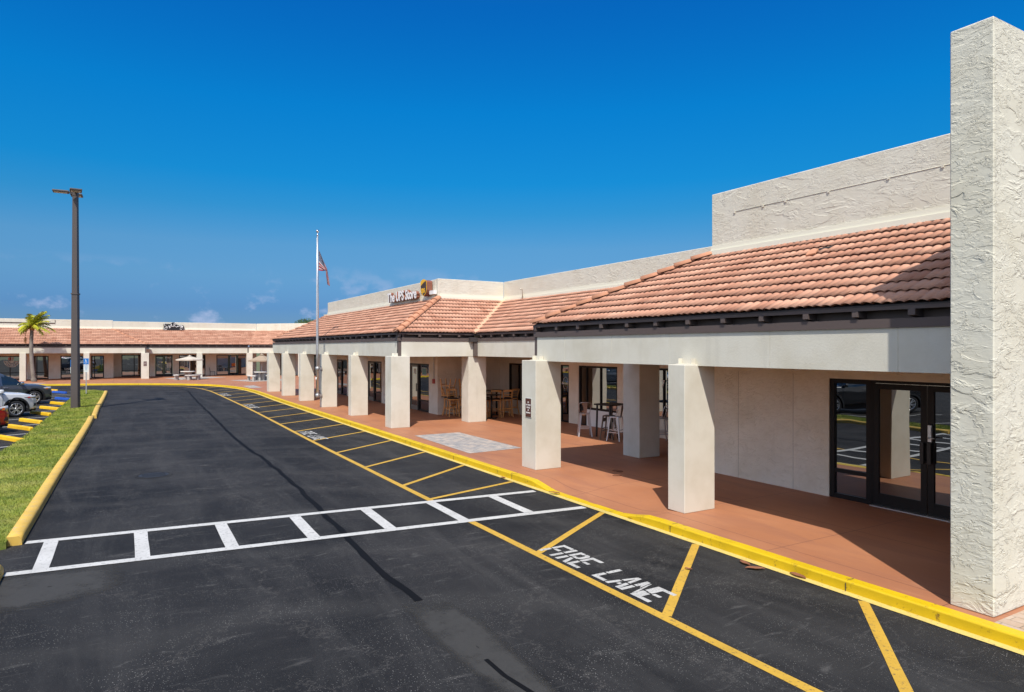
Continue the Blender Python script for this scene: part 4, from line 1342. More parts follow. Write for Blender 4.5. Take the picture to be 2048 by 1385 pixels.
def side_sign(T_, w, h, lab, loc):
    t = thing('walkway_sign', lab, 'sign', loc)
    bm = B(); prism(bm, [(-w / 2, -h / 2), (w / 2, -h / 2), (w / 2, h / 2), (-w / 2, h / 2)], T_, .006); bevel(fixn(bm), .002); mk('border', bm, M['poster'], t)
    bm = B(); k = .009
    prism(bm, [(-w / 2 + k, -h / 2 + k), (w / 2 - k, -h / 2 + k), (w / 2 - k, h / 2 - k), (-w / 2 + k, h / 2 - k)], T_ @ Matrix.Translation((0, 0, .0065)), .002); mk('plate', fixn(bm), M['signbrown'], t)
    bm = B()
    for i, s_ in enumerate(['NO', 'MOTORIZED', 'VEHICLES', 'ON', 'SIDEWALKS']):
        join(bm, text_bm(s_, .050, T_ @ Matrix.Translation((0, h * .24 - i * h * .135, .0095)), .001, .0005, .74, 'CENTER'))
    mk('lettering', bm, M['white'], t)
side_sign(Tx((8.432, 13.63, 1.58)), .27, .46, 'brown sign against motorized vehicles on the square pillar at the near block corner', (8.43, 13.63, 1.58))
side_sign(Ty((2.04, 71.89, 1.55)), .28, .44, 'brown sign on the corner pillar of the far shop row', (2.04, 71.89, 1.55))

t = thing('fire_alarm', 'small red alarm bell box with conduit beside a glass shop door', 'alarm', (11.8, 26.95, 1.56))
bm = B(); box(bm, 11.76, 11.838, 26.87, 27.03, 1.46, 1.66); bevel(fixn(bm), .015, 2); mk('box', bm, M['redbox'], t)
bm = B(); tube(bm, [(11.82, 26.95, 1.66), (11.82, 26.95, 2.94)], .014, 6); mk('conduit', bm, M['steel'], t)

# ------------------------------------------------------------------ flagpole and flag
t = thing('flagpole', 'tall silver flagpole strapped to a square pillar of the shop walkway', 'flagpole', (8.22, 32.62, .78))
bm = B(); tube(bm, [(8.22, 32.62, .62), (8.22, 32.62, 3), (8.22, 32.62, 6), (8.22, 32.62, 8.38)], [.072, .07, .055, .04], 14); mk('pole', bm, M['alu'], t)
bm = B(); lathe(bm, [(.02, 8.38), (.045, 8.42), (.06, 8.45), (.02, 8.50), (.012, 8.58)], 12, 8.22, 32.62)
lathe(bm, [(.01, 8.57)] + [(.075 * math.sin(a), 8.645 - .075 * math.cos(a)) for a in [math.pi * i / 8 for i in range(1, 8)]] + [(.01, 8.72)], 12, 8.22, 32.62)
mk('finial', bm, M['chrome'], t)
for z in (.72, 2.02):
    bm = B(); lathe(bm, [(.075, z - .09), (.10, z - .08), (.10, z + .08), (.075, z + .09)], 14, 8.22, 32.62)
    box(bm, 8.22, 8.455, 32.66, 32.76, z - .05, z + .05); box(bm, 8.43, 8.458, 32.72, 32.9, z - .12, z + .12); mk('bracket', fixn(bm), M['steel'], t)
bm = B(); tube(bm, [(8.16, 32.56, 1.5), (8.15, 32.55, 4), (8.17, 32.57, 8.3)], .006, 4); tube(bm, [(8.14, 32.54, 1.45), (8.13, 32.53, 1.6)], .03, 6); mk('halyard', bm, M['white'], t)

# flag hanging in folds: (a,b) cloth coordinates, canton near the hoist
def flag():
    m, n, l, b = new_mat('flag_cloth')
    uv = n.new('ShaderNodeUVMap').outputs[0]; sx = n.new('ShaderNodeSeparateXYZ'); l.new(uv, sx.inputs[0])
    s = n.new('ShaderNodeMath'); s.operation = 'MULTIPLY'; s.inputs[1].default_value = 6.5; l.new(sx.outputs[1], s.inputs[0])
    fr = n.new('ShaderNodeMath'); fr.operation = 'FRACT'; l.new(s.outputs[0], fr.inputs[0])
    st = n.new('ShaderNodeMath'); st.operation = 'GREATER_THAN'; st.inputs[1].default_value = .5; l.new(fr.outputs[0], st.inputs[0])
    c = mixc(n, l, st.outputs[0], (.36, .006, .018), (.48, .46, .47))
    a = n.new('ShaderNodeMath'); a.operation = 'LESS_THAN'; a.inputs[1].default_value = .4; l.new(sx.outputs[0], a.inputs[0])
    d = n.new('ShaderNodeMath'); d.operation = 'GREATER_THAN'; d.inputs[1].default_value = .4615; l.new(sx.outputs[1], d.inputs[0])
    e = n.new('ShaderNodeMath'); e.operation = 'MULTIPLY'; l.new(a.outputs[0], e.inputs[0]); l.new(d.outputs[0], e.inputs[1])
    mp = n.new('ShaderNodeMapping'); mp.inputs['Scale'].default_value = (26, 18, 1); l.new(uv, mp.inputs[0])
    v = n.new('ShaderNodeTexVoronoi'); v.inputs['Scale'].default_value = 1; v.inputs['Randomness'].default_value = 0; l.new(mp.outputs[0], v.inputs['Vector'])
    q = n.new('ShaderNodeMath'); q.operation = 'LESS_THAN'; q.inputs[1].default_value = .26; l.new(v.outputs['Distance'], q.inputs[0])
    cc = mixc(n, l, q.outputs[0], (.006, .014, .07), (.55, .55, .58))
    l.new(mixc(n, l, e.outputs[0], c, cc), b.inputs['Base Color']); b.inputs['Roughness'].default_value = .8
    bm = B(); uvl = bm.loops.layers.uv.new('UVMap'); NA, NB = 44, 22
    TE = [(0, 0, 7.78), (.3, .17, 7.28), (.55, .33, 6.83), (.78, .38, 6.42), (1, .43, 6.03)]
    BE = [(0, 0, 6.76), (.25, .14, 6.74), (.5, .26, 6.76), (.75, .31, 6.40), (1, .36, 6.10)]
    def cv(K, a, j):
        for p, q in zip(K, K[1:]):
            if a <= q[0]: return p[j] + (q[j] - p[j]) * (a - p[0]) / (q[0] - p[0])
        return K[-1][j]
    g = []
    for i in range(NA + 1):
        a_ = i / NA; row = []
        for j in range(NB + 1):
            b_ = j / NB
            lat = cv(BE, a_, 1) + (cv(TE, a_, 1) - cv(BE, a_, 1)) * b_ + .02 * math.sin(b_ * 11 + a_ * 4) * a_
            z = cv(BE, a_, 2) + (cv(TE, a_, 2) - cv(BE, a_, 2)) * b_
            dep = .085 * math.sin(b_ * 9 + a_ * 7) * (.25 + a_ * .9)
            x = 8.22 + .06 + 1.15 * lat + .2 * dep
            y = 32.62 - .24 * lat + .97 * dep
            row.append((bm.verts.new((x, y, z)), a_, b_))
        g.append(row)
    for i in range(NA):
        for j in range(NB):
            q_ = (g[i][j], g[i + 1][j], g[i + 1][j + 1], g[i][j + 1]); f = bm.faces.new([k[0] for k in q_]); f.smooth = True
            for lp, k in zip(f.loops, q_): lp[uvl].uv = (k[1], k[2])
    o = mk('flag', bm, m)
    tag(o, 'stars and stripes flag hanging limp from the silver flagpole', 'flag')
flag()

# ------------------------------------------------------------------ light pole
px, py = -1.86, 38.66
t = thing('light_pole', 'tall dark bronze square light pole with three flat lamp heads on the grass island', 'light pole', (px, py, .1))
PR = Matrix.Translation((px, py, 0)) @ Matrix.Rotation(R(-20), 4, 'Z')
bm = B()
for z0_, z1_, w0, w1 in ((.05, 5.6, .155, .125), (5.66, 10.35, .118, .098)):
    vs = [bm.verts.new((sx_ * w_, sy_ * w_, z)) for z, w_ in ((z0_, w0), (z1_, w1)) for sx_, sy_ in ((-1, -1), (1, -1), (1, 1), (-1, 1))]
    for k in range(4): bm.faces.new((vs[k], vs[(k + 1) % 4], vs[4 + (k + 1) % 4], vs[4 + k]))
    bm.faces.new(vs[:4][::-1]); bm.faces.new(vs[4:])
box(bm, -.15, .15, -.15, .15, 5.6, 5.66)
bmesh.ops.transform(bm, matrix=PR, verts=bm.verts)
mk('pole', fixn(bm), M['pole'], t)
bm = B(); box(bm, -.11, .11, -.11, .11, 10.35, 10.62); bmesh.ops.transform(bm, matrix=PR, verts=bm.verts); mk('pole_cap', bevel(fixn(bm), .02), M['pole'], t)
for ang, zz in ((179, 10.52), (-86, 10.52), (88, 10.52)):
    TT = Matrix.Translation((px, py, zz)) @ Matrix.Rotation(R(ang), 4, 'Z')
    bm = B(); box(bm, .08, .34, -.035, .035, -.03, .03); box(bm, .26, .92, -.25, .25, -.04, .045)
    fixn(bm); bevel(bm, .025, 2); bmesh.ops.transform(bm, matrix=TT, verts=bm.verts); hd = mk('lamp_head', bm, M['pole'], t)
    bm = B(); box(bm, .34, .85, -.19, .19, -.048, -.042); bmesh.ops.transform(bm, matrix=TT, verts=bm.verts); mk('lens', bm, M['lens'], hd)

# ------------------------------------------------------------------ accessible parking signs
def hc_sign(x, y, lab):
    t = thing('parking_sign', lab, 'sign', (x, y, .1), group='accessible parking signs')
    bm = B(); box(bm, x - .03, x + .03, y - .015, y + .015, .05, 2.35); mk('post', bm, M['steel'], t)
    T_ = Matrix.Translation((x, y - .02, 0)) @ Matrix.Rotation(R(-20), 4, 'Z')
    bm = B(); box(bm, -.15, .15, -.006, 0, 1.98, 2.36); bmesh.ops.transform(bm, matrix=T_, verts=bm.verts); pl = mk('blue_plate', bm, M['hcblue'], t)
    bm = B()
    for seg in ([(-.03, 2.30), (-.03, 2.16), (.03, 2.16), (.06, 2.07)], [(-.03, 2.22), (.03, 2.22)]):
        tube(bm, [(a_, -.010, z_) for a_, z_ in seg], .011, 4)
    tube(bm, [(-.01 + .06 * math.cos(a), -.010, 2.12 + .06 * math.sin(a)) for a in [R(100 + i * 25) for i in range(10)]], .009, 4)
    bmesh.ops.transform(bm, matrix=T_, verts=bm.verts); mk('emblem', bm, M['white'], pl)
    bm = B(); box(bm, -.15, .15, -.006, 0, 1.62, 1.965); box(bm, -.13, .13, -.006, 0, 1.5, 1.605); bmesh.ops.transform(bm, matrix=T_, verts=bm.verts); pl = mk('white_plate', bm, M['poster'], t)
    bm = B()
    for i, s_ in enumerate(['PARKING BY', 'DISABLED', 'PERMIT', 'ONLY']):
        join(bm, text_bm(s_, .055, T_ @ Ty((0, -.008, 1.88 - i * .08)), .001, .001, .7, 'CENTER'))
    mk('lettering', bm, M['hcblue'], pl)
hc_sign(-1.84, 50.04, 'blue and white disabled parking sign on a bare steel post in the grass')
hc_sign(-2.22, 44.2, 'blue and white disabled parking sign mostly hidden behind the light pole')

# ------------------------------------------------------------------ wheel stops
def wheel_stop(mat, lab, grp, loc):
    t = None
    bm = B(); L = .93
    prof = [(-.085, 0), (-.07, .10), (-.045, .125), (.045, .125), (.07, .10), (.085, 0)]
    rings = []
    for x, k in ((-L, .72), (-L + .05, 1), (-.3, 1), (.3, 1), (L - .05, 1), (L, .72)):
        rings.append([bm.verts.new((x, a * k, b_ * (k if b_ > 0 else 1) + .001)) for a, b_ in prof])
    for r0, r1 in zip(rings, rings[1:]):
        for k in range(6):
            bm.faces.new((r0[k], r0[(k + 1) % 6], r1[(k + 1) % 6], r1[k]))
    bm.faces.new(rings[0][::-1]); bm.faces.new(rings[-1])
    for x in (-.55, .55):
        box(bm, x - .02, x + .02, -.02, .02, .12, .128)
    o = mk('wheel_stop', fixn(bm), M[mat]); o.location = loc; o.rotation_euler = (0, 0, math.atan2(-.89, .455))
    return tag(o, lab, 'wheel stop', grp)
WS = [((-3.08, 27.05), 'stopyellow', 'front-most yellow wheel stop, beside the red car at the grass edge'),
      ((-3.2, 30.7), 'stopyellow', 'yellow wheel stop half in the shade of the red car'),
      ((-3.12, 33.25), 'stopyellow', 'sunlit yellow wheel stop beside the front wheel of the white car'),
      ((-3.1, 36.9), 'stopyellow', 'yellow wheel stop under the nose of the white car'),
      ((-3.0, 39.95), 'stopyellow', 'yellow wheel stop between the white car and the light pole'),
      ((-2.8, 43.05), 'stopyellow', 'yellow wheel stop just past the nose of the grey car'),
      ((-2.85, 46.8), 'stopblue', 'blue wheel stop directly beside the light pole base'),
      ((-3.5, 53.9), 'stopblue', 'blue wheel stop farthest along, in front of the grey car'),
      ((-4.2, 57.0), 'stopyellow', 'pale yellow wheel stop behind the far blue one')]
w0 = None
for (x, y), mt, lab in WS:
    wheel_stop(mt, lab, 'wheel stops along the grass island', (x, y, .004))

# ------------------------------------------------------------------ palm and tree
t = thing('palm_tree', 'slender palm with windblown yellow-green fronds and a dead brown one', 'palm tree', (-6.55, 71.0, .13))
bm = B(); pts = []; rad = []
for i in range(60):
    z = i / 59 * 4.75
    pts.append((-6.38 - .14 * math.sin(z * .6) - .02 * z, 70.5, .1 + z)); rad.append((.165 - .03 * z / 4.75) * (1 + (.05 if i % 2 else -.03)) + (.05 if z < .3 else 0))
tube(bm, pts, rad, 12); mk('trunk', bm, M['palmtrunk'], t)
top = Vector(pts[-1])
def frond(bm, base, az, el, L, droop, curl=0, w=.5):
    P = []; d = Vector((math.cos(az) * math.cos(el), math.sin(az) * math.cos(el), math.sin(el))); p = base.copy()
    n = 22; step = L / n
    for i in range(n + 1):
        P.append(p.copy()); d = (d + Vector((curl * .05, 0, -droop * .06))).normalized(); p = p + d * step
    tube(bm, P, [.022 * (1 - i / n) + .004 for i in range(n + 1)], 4)
    for i in range(2, n + 1):
        t_ = (P[i] - P[i - 1]).normalized(); s_ = t_.cross(Vector((0, 0, 1)))
        s_ = s_.normalized() if s_.length > .05 else Vector((1, 0, 0)); prof_ = math.sin(min(1, i / n * 1.15) * math.pi * .86) ** .6
        for sg in (-1, 1):
            for kk in range(2):
                ll = w * prof_ * random.uniform(.75, 1.1)
                tip = P[i] + s_ * sg * ll * .75 + t_ * ll * .5 + Vector((curl * .12 * ll, 0, -ll * random.uniform(.2, .65)))
                mid = P[i].lerp(tip, .5) + Vector((0, 0, .05 * ll)); o_ = t_ * .022
                q = P[i] + t_ * step * kk * .5
                a = bm.verts.new(q - o_); b_ = bm.verts.new(q + o_); c_ = bm.verts.new(mid + o_ * .9); d_ = bm.verts.new(mid - o_ * .9); e_ = bm.verts.new(tip)
                bm.faces.new((a, b_, c_, d_)); bm.faces.new((d_, c_, e_))
random.seed(21)
for az, el, L, dr, cu in [(200, 38, 1.35, 1.5, .3), (172, 55, 1.3, 1.6, .4), (150, 20, 1.2, 1.2, .3), (-20, 15, 1.6, .9, .3), (5, 28, 1.95, 1.0, .4), (30, 45, 1.5, .8, .5), (60, 65, 1.7, .5, .9), (-60, 72, 1.9, .15, .9), (110, 75, 1.7, .2, 1.0), (-90, 64, 1.9, .15, .8), (-120, 50, 1.3, 1.2, .3), (-40, 55, 1.6, .6, .9), (-75, 40, 1.3, 1.3, .5), (190, 10, 1.2, 1.3, .2), (-10, 70, 1.8, .25, .9), (-150, 30, 1.3, 1.5, 0), (20, 80, 1.9, .1, .8), (-80, 84, 1.8, .12, 1.0), (215, 65, 1.4, .8, .6), (-30, 5, 1.3, 1.2, .2), (140, 62, 1.4, .7, .7)]:
    bm = B(); frond(bm, top, R(az), R(el), L * .88, dr, cu, .55); mk('frond', bm, M['frond'], t)
bm = B(); frond(bm, top + Vector((-.1, -.1, -.1)), R(185), R(-10), 1.5, 3.5, .35, .22); mk('dead_frond', bm, M['frond_dead'], t)
bm = B(); lathe(bm, [(.10, 4.5), (.2, 4.6), (.17, 4.9), (.08, 5.1)], 10, top.x, top.y); mk('boot', bm, M['frond_dead'], t)

def leafy(bm, c, rx, rz, n, s, seed):
    random.seed(seed)
    for _ in range(n):
        while True:
            v = Vector((random.uniform(-1, 1), random.uniform(-1, 1), random.uniform(-1, 1)))
            if .35 < v.length < 1: break
        lump = 1 + .18 * mnoise.noise(v * 2.2 + Vector((seed, 0, 0)))
        p = Vector((c[0] + v.x * rx * lump, c[1] + v.y * rx * lump, c[2] + v.z * rz * lump))
        a = Vector((random.gauss(0, 1), random.gauss(0, 1), random.gauss(0, .6))).normalized(); b_ = a.orthogonal().normalized()
        q = random.uniform(.6, 1.3) * s
        vs = [bm.verts.new(p + a * q), bm.verts.new(p + b_ * q * .5), bm.verts.new(p - a * q), bm.verts.new(p - b_ * q * .5)]
        bm.faces.new(vs)
t = thing('tree', 'dark green rounded tree top rising behind the far roof', 'tree', (26.5, 112, 0))
bm = B(); tube(bm, [(26.5, 112, -.05), (26.4, 112, 3), (26.6, 112.1, 6)], [.3, .24, .14], 8)
for dx, dy in ((1.4, .3), (-1.3, -.4), (.3, 1.2)): tube(bm, [(26.4, 112, 3), (26.4 + dx, 112 + dy, 6)], [.14, .05], 6)
mk('trunk', bm, M['bark'], t)
bm = B(); leafy(bm, (26.5, 112, 6.1), 2.3, 1.75, 5200, .13, 5); mk('crown', bm, M['leafgreen'], t)

# ------------------------------------------------------------------ picnic tables and umbrellas
def picnic(lab, loc, rz):
    t = thing('picnic_table', lab, 'picnic table', loc, rz, 'concrete picnic tables')
    bm = B(); lathe(bm, [(.60, .70), (.63, .72), (.63, .78), (.60, .79)], 32, smooth=False); mk('tabletop', bm, M['concrete_l'], t, True)
    bm = B(); box(bm, -.32, .32, -.08, .08, 0, .70); box(bm, -.08, .08, -.32, .32, .001, .699); mk('pedestal', bevel(fixn(bm), .01), M['concrete'], t, True)
    for k in range(3):
        a0 = R(k * 120 + 30)
        bm = B(); rings = []
        for i in range(9):
            a = a0 + R(-36 + 9 * i)
            rings.append([bm.verts.new((math.cos(a) * r_, math.sin(a) * r_, z_)) for r_, z_ in ((.88, .40), (1.2, .40), (1.2, .47), (.88, .47))])
        for r0, r1 in zip(rings, rings[1:]):
            for q in range(4): bm.faces.new((r0[q], r0[(q + 1) % 4], r1[(q + 1) % 4], r1[q]))
        bm.faces.new(rings[0]); bm.faces.new(rings[-1][::-1]); be = mk('bench', fixn(bm), M['concrete_l'], t, True)
        bm = B()
        for da in (-24, 24):
            T_ = Matrix.Rotation(a0 + R(da), 4, 'Z'); box(bm, .92, 1.15, -.09, .09, 0, .40, T=T_)
        mk('bench_leg', fixn(bm), M['concrete'], be, True)
    return t
M['concrete_l'] = stucco('pale_concrete', (.66, .64, .60), 40, .003, 0, 0, .1)
picnic('round concrete picnic table with curved benches under the flat beige umbrella', (5.35, 67.6, .134), R(20))
picnic('round concrete picnic table with curved benches under the peaked tan umbrella', (10.9, 63.0, .134), R(50))
def umbrella(lab, loc, r, zr, zt, mat):
    t = thing('patio_umbrella', lab, 'umbrella', loc, R(8), 'patio umbrellas over picnic tables')
    bm = B(); tube(bm, [(0, 0, .5), (0, 0, zt - .02)], .022, 8); tube(bm, [(0, 0, zt), (0, 0, zt + .08)], .03, 6); mk('pole', bm, M['white'], t, True)
    bm = B(); ap = bm.verts.new((0, 0, zt)); n = 8; sub = 6; ring = []
    levels = [(.33, zt - (zt - zr) * .34), (.7, zt - (zt - zr) * .74), (1, zr)]
    rr = []
    for f_, z in levels:
        row = []
        for k in range(n * 2):
            a = 2 * math.pi * k / (n * 2); sag = .955 if k % 2 else 1; dz = -.02 if k % 2 else 0
            row.append(bm.verts.new((math.cos(a) * r * f_ * sag, math.sin(a) * r * f_ * sag, z + dz * f_)))
        rr.append(row)
    m_ = n * 2
    for k in range(m_): bm.faces.new((ap, rr[0][k], rr[0][(k + 1) % m_]))
    for a_, b_ in zip(rr, rr[1:]):
        for k in range(m_): bm.faces.new((a_[k], b_[k], b_[(k + 1) % m_], a_[(k + 1) % m_]))
    val = [bm.verts.new(v.co + Vector((0, 0, -.10))) for v in rr[-1]]
    for k in range(m_): bm.faces.new((rr[-1][k], val[k], val[(k + 1) % m_], rr[-1][(k + 1) % m_]))
    can = mk('canopy', fixn(bm), M[mat], t, True)
    for k in range(n):
        a = 2 * math.pi * k / n
        bm = B(); bar(bm, (math.cos(a) * .05, math.sin(a) * .05, zt - .06), (math.cos(a) * r * .97, math.sin(a) * r * .97, zr - .02), .015); mk('rib', bm, M['alu'], can, True)
    bm = B(); lathe(bm, [(.05, zt + .06), (r * .16, zt - .005), (r * .17, zt - .03)], 8); mk('vent_cap', bm, M[mat], can, True)
umbrella('wide flat beige patio umbrella in front of the far shops', (5.5, 67.75, .13), 1.18, 1.86, 2.15, 'canvas1')
umbrella('peaked tan patio umbrella partly hidden by the end pillar', (10.95, 63.05, .13), 1.18, 1.80, 2.30, 'canvas2')
t = thing('side_chair', 'thin black metal chair standing in the shade by the far shop window', 'chair', (8.3, 75.9, .13), R(90))
bm = B()
for x, y in ((-.22, -.22), (.22, -.22)): tube(bm, [(x, y, 0), (x, y, .44)], .014, 5)
for x, y in ((-.22, .22), (.22, .22)): tube(bm, [(x, y, 0), (x, y, .44), (x, y + .06, .85)], .014, 5)
tube(bm, [(-.22, .28, .85), (.22, .28, .85)], .014, 5); tube(bm, [(-.22, .25, .65), (.22, .25, .65)], .012, 5)
mk('frame', bm, M['black'], t, True); bm = B(); box(bm, -.24, .24, -.24, .22, .43, .46); mk('seat', bm, M['black'], t, True)

# ------------------------------------------------------------------ wooden bar stools by the cross wall
def wood_stool(lab, loc, rz, rot=None):
    t = thing('bar_stool', lab, 'bar stool', loc, rz, 'honey wood bar stools')
    if rot: t.rotation_euler = rot
    sh = .74
    bm = B(); box(bm, -.21, .21, -.20, .20, sh - .05, sh); mk('seat_frame', bevel(fixn(bm), .012), M['oak'], t, True)
    bm = B(); box(bm, -.215, .215, -.21, .20, sh + .001, sh + .045); mk('seat', bevel(fixn(bm), .02, 2), M['seatblack'], t, True)
    for sx_ in (-1, 1):
        bm = B(); bar(bm, (sx_ * .18, -.17, sh - .03), (sx_ * .215, -.23, 0), .038); mk('leg', bm, M['oak'], t, True)
        bm = B(); P = [(sx_ * .225, .27, 0), (sx_ * .195, .185, .38), (sx_ * .19, .175, sh), (sx_ * .195, .215, .92), (sx_ * .2, .285, 1.13)]
        for a, b_ in zip(P, P[1:]): bar(bm, a, b_, .036)
        mk('leg', bm, M['oak'], t, True)
    bm = B()
    P = [(-.2, .275, 1.10), (-.1, .305, 1.105), (0, .315, 1.107), (.1, .305, 1.105), (.2, .275, 1.10)]
    for a, b_ in zip(P, P[1:]): bar(bm, a, b_, .022, .085)
    for z in (.86, .95): bar(bm, (-.195, .19 + (z - .74) * .22, z), (.195, .19 + (z - .74) * .22, z), .018, .024)
    mk('backrest', bm, M['oak'], t, True)
    bm = B(); bar(bm, (-.2, -.21, .24), (.2, -.21, .24), .022, .03)
    for sx_ in (-1, 1): bar(bm, (sx_ * .2, -.2, .30), (sx_ * .2, .2, .30), .022, .03)
    bar(bm, (-.2, .21, .36), (.2, .21, .36), .022, .03); mk('stretcher', bm, M['oak'], t, True)
    return t
Z = .132
w = wood_stool('honey wood bar stool facing the walkway, in front of the stacked stools', (12.1, 25.6, Z), R(-12))
dup(w, (12.2, 26.22, Z), R(60), 'honey wood bar stool at the back of the stack, nearest the wall corner')
dup(w, (12.75, 25.75, Z), R(-40), 'honey wood bar stool half hidden behind the square pillar')
dup(w, (12.14, 26.2, Z + 1.56), None, 'honey wood bar stool turned upside down on the rearmost stool', rot=(R(180), 0, R(35)))
dup(w, (12.72, 25.76, Z + 1.56), None, 'upside down honey wood stool with its legs showing beside the pillar', rot=(R(180), 0, R(-20)))
# stools round the black tables under block B
dup(w, (13.97, 24.36, Z), R(168), 'middle honey wood bar stool with its back to the drive, at the black round table')
dup(w, (13.47, 24.42, Z), R(160), 'honey wood bar stool with its back to the drive, beside the small black table')
dup(w, (14.5, 24.85, Z), R(195), 'honey wood bar stool on the right side of the black round table')
dup(w, (13.05, 24.55, Z), R(35), 'honey wood bar stool just behind the square pillar at the small black table')
dup(w, (13.4, 25.35, Z), R(20), 'honey wood bar stool on the far side of the black round table')
def bar_table(lab, loc, r, h, square=False, base='cross'):
    t = thing('bar_table', lab, 'bar table', loc, R(10))
    bm = B()
    if square: box(bm, -r, r, -r, r, h - .03, h)
    else: lathe(bm, [(r * .98, h - .035), (r, h - .025), (r, h - .005), (r * .98, h)], 32, smooth=False)
    mk('tabletop', bm, M['black'], t, True)
    bm = B(); tube(bm, [(0, 0, .02), (0, 0, h - .03)], .04, 10); mk('post', bm, M['black'], t, True)
    bm = B(); bar(bm, (-.3, 0, .02), (.3, 0, .02), .06, .03); bar(bm, (0, -.3, .021), (0, .3, .021), .06, .03); mk('base', bm, M['black'], t, True)
    return t
bar_table('round black bar table among the wooden stools', (13.95, 25.15, Z), .55, 1.07)
bar_table('small black bar table directly behind the square pillar', (13.1, 24.05, Z), .3, .98, True)

# ------------------------------------------------------------------ metal stools in front of block B
def metal_stool(lab, loc, rz, mat='silvermetal', back=True):
    t = thing('metal_bar_stool', lab, 'bar stool', loc, rz, 'metal bar stools')
    h = .75
    bm = B(); box(bm, -.16, .16, -.16, .16, h - .035, h); mk('seat', bevel(fixn(bm), .02, 2), M[mat], t, True)
    for sx_ in (-1, 1):
        for sy_ in (-1, 1):
            bm = B(); bar(bm, (sx_ * .135, sy_ * .135, h - .02), (sx_ * .175, sy_ * .175, .32), .055, .03); bar(bm, (sx_ * .175, sy_ * .175, .32), (sx_ * .215, sy_ * .215, 0), .042, .026); mk('leg', bm, M[mat], t, True)
    bm = B()
    for z, q in ((.26, .185), (.34, .175)):
        for a, b_ in (((-q, -q), (q, -q)), ((-q, q), (q, q)), ((-q, -q), (-q, q)), ((q, -q), (q, q))):
            if z > .3 and a[1] == -q and b_[1] == -q: continue
            bar(bm, (*a, z), (*b_, z), .012, .022)
    if not back:
        for y in (-.15, .15): box(bm, -.15, .15, y - .01, y + .01, h - .2, h - .09)
    mk('stretcher', bm, M[mat], t, True)
    if back:
        bm = B(); tube(bm, [(-.15, .05, h - .02), (-.20, .12, h + .22), (-.19, .17, h + .33), (-.10, .21, h + .36), (.10, .21, h + .36), (.19, .17, h + .33), (.20, .12, h + .22), (.15, .05, h - .02)], .011, 6); mk('back_hoop', bm, M['silvermetal'], t, True)
        bm = B(); vs = [bm.verts.new(p_) for p_ in ((-.045, .155, h), (.045, .155, h), (.075, .215, h + .355), (-.075, .215, h + .355), (-.045, .167, h), (.045, .167, h), (.075, .227, h + .355), (-.075, .227, h + .355))]
        for idx in ((0, 1, 2, 3), (7, 6, 5, 4), (0, 4, 5, 1), (1, 5, 6, 2), (2, 6, 7, 3), (3, 7, 4, 0)): bm.faces.new([vs[i] for i in idx])
        mk('back_slat', fixn(bm), M['slatwood'], t, True)
    return t
metal_stool('silver metal bar stool with wooden back slat, standing alone left of the black table', (13.12, 17.72, Z), R(150))
ms = [o for o in C.objects if o.name == 'metal_bar_stool'][0]
dup(ms, (13.32, 16.35, Z), R(205), 'silver metal bar stool with wooden back slat, cut by the shaded pillar')
dup(ms, (14.3, 15.4, Z), R(240), 'silver metal bar stool seen through the slot between two pillars')
metal_stool('backless bronze metal stool between the black table and the shaded pillar', (13.35, 16.75, Z), R(30), 'bronzemetal', False)
t = thing('bar_table', 'square black bar table between the silver stools', 'bar table', (13.75, 17.15, Z), R(8))
bm = B(); box(bm, -.42, .42, -.36, .36, 1.03, 1.07); mk('tabletop', fixn(bm), M['bronze'], t, True)
for sx_ in (-.34, .34):
    for sy_ in (-.28, .28):
        bm = B(); bar(bm, (sx_, sy_, 1.03), (sx_ * 1.05, sy_ * 1.05, 0), .045); mk('leg', bm, M['black'], t, True)

# ------------------------------------------------------------------ fallen leaves
def leaf(loc, rz, L, lab):
    bm = B(); n = 8; prev = None
    for i in range(n + 1):
        u = i / n; w_ = .16 * L * math.sin(math.pi * min(1, u * 1.02)) ** .8 + .004; z = .005 + .045 * L * math.sin(u * 3.1) + .004 * math.sin(u * 9)
        row = (bm.verts.new((u * L, -w_, z + .012)), bm.verts.new((u * L, 0, z)), bm.verts.new((u * L, w_, z + .014)))
        if prev:
            bm.faces.new((prev[0], row[0], row[1], prev[1])); bm.faces.new((prev[1], row[1], row[2], prev[2]))
        prev = row
    o = mk('fallen_leaf', bm, M['leafbrown']); o.location = loc; o.rotation_euler = (0, 0, rz)
    tag(o, lab, 'leaf', 'dry fallen leaves')
leaf((9.95, 12.35, .132), R(-70), .28, 'dry leaf on the shaded walkway behind the corner pillar')
leaf((9.55, 11.85, .132), R(-35), .2, 'smaller dry leaf on the walkway at the edge of the shade')
leaf((7.62, 11.5, .03), R(-60), .24, 'dry leaf lying across the dropped kerb near the crosswalk end')
leaf((7.5, 6.5, .008), R(-100), .22, 'pale dry leaf on the asphalt, first of the trio under the kerb')
leaf((7.32, 6.25, .008), R(-40), .26, 'curled brown leaf in the middle of the trio by the kerb')
leaf((7.68, 5.82, .008), R(-95), .26, 'red-brown leaf resting against the near kerb face')
leaf((7.72, 9.15, .006), R(-75), .2, 'dark dry leaf on the pale gutter line beside the dropped kerb')
leaf((7.6, 13.5, .01), R(-80), .16, 'small leaf in the gutter before the corner pillar')
leaf((6.6, 6.65, .01), R(-60), .1, 'tiny leaf on the wide yellow stripe beside the lettering')

# ------------------------------------------------------------------ vehicles (local axes: +x = nose, front axle at x 0)
def curve1(K, x):
    if x <= K[0][0]: return K[0][1]
    for (x0, v0), (x1, v1) in zip(K, K[1:]):
        if x <= x1:
            t = (x - x0) / (x1 - x0); t = t * t * (3 - 2 * t) * .55 + t * .45
            return v0 + (v1 - v0) * t
    return K[-1][1]

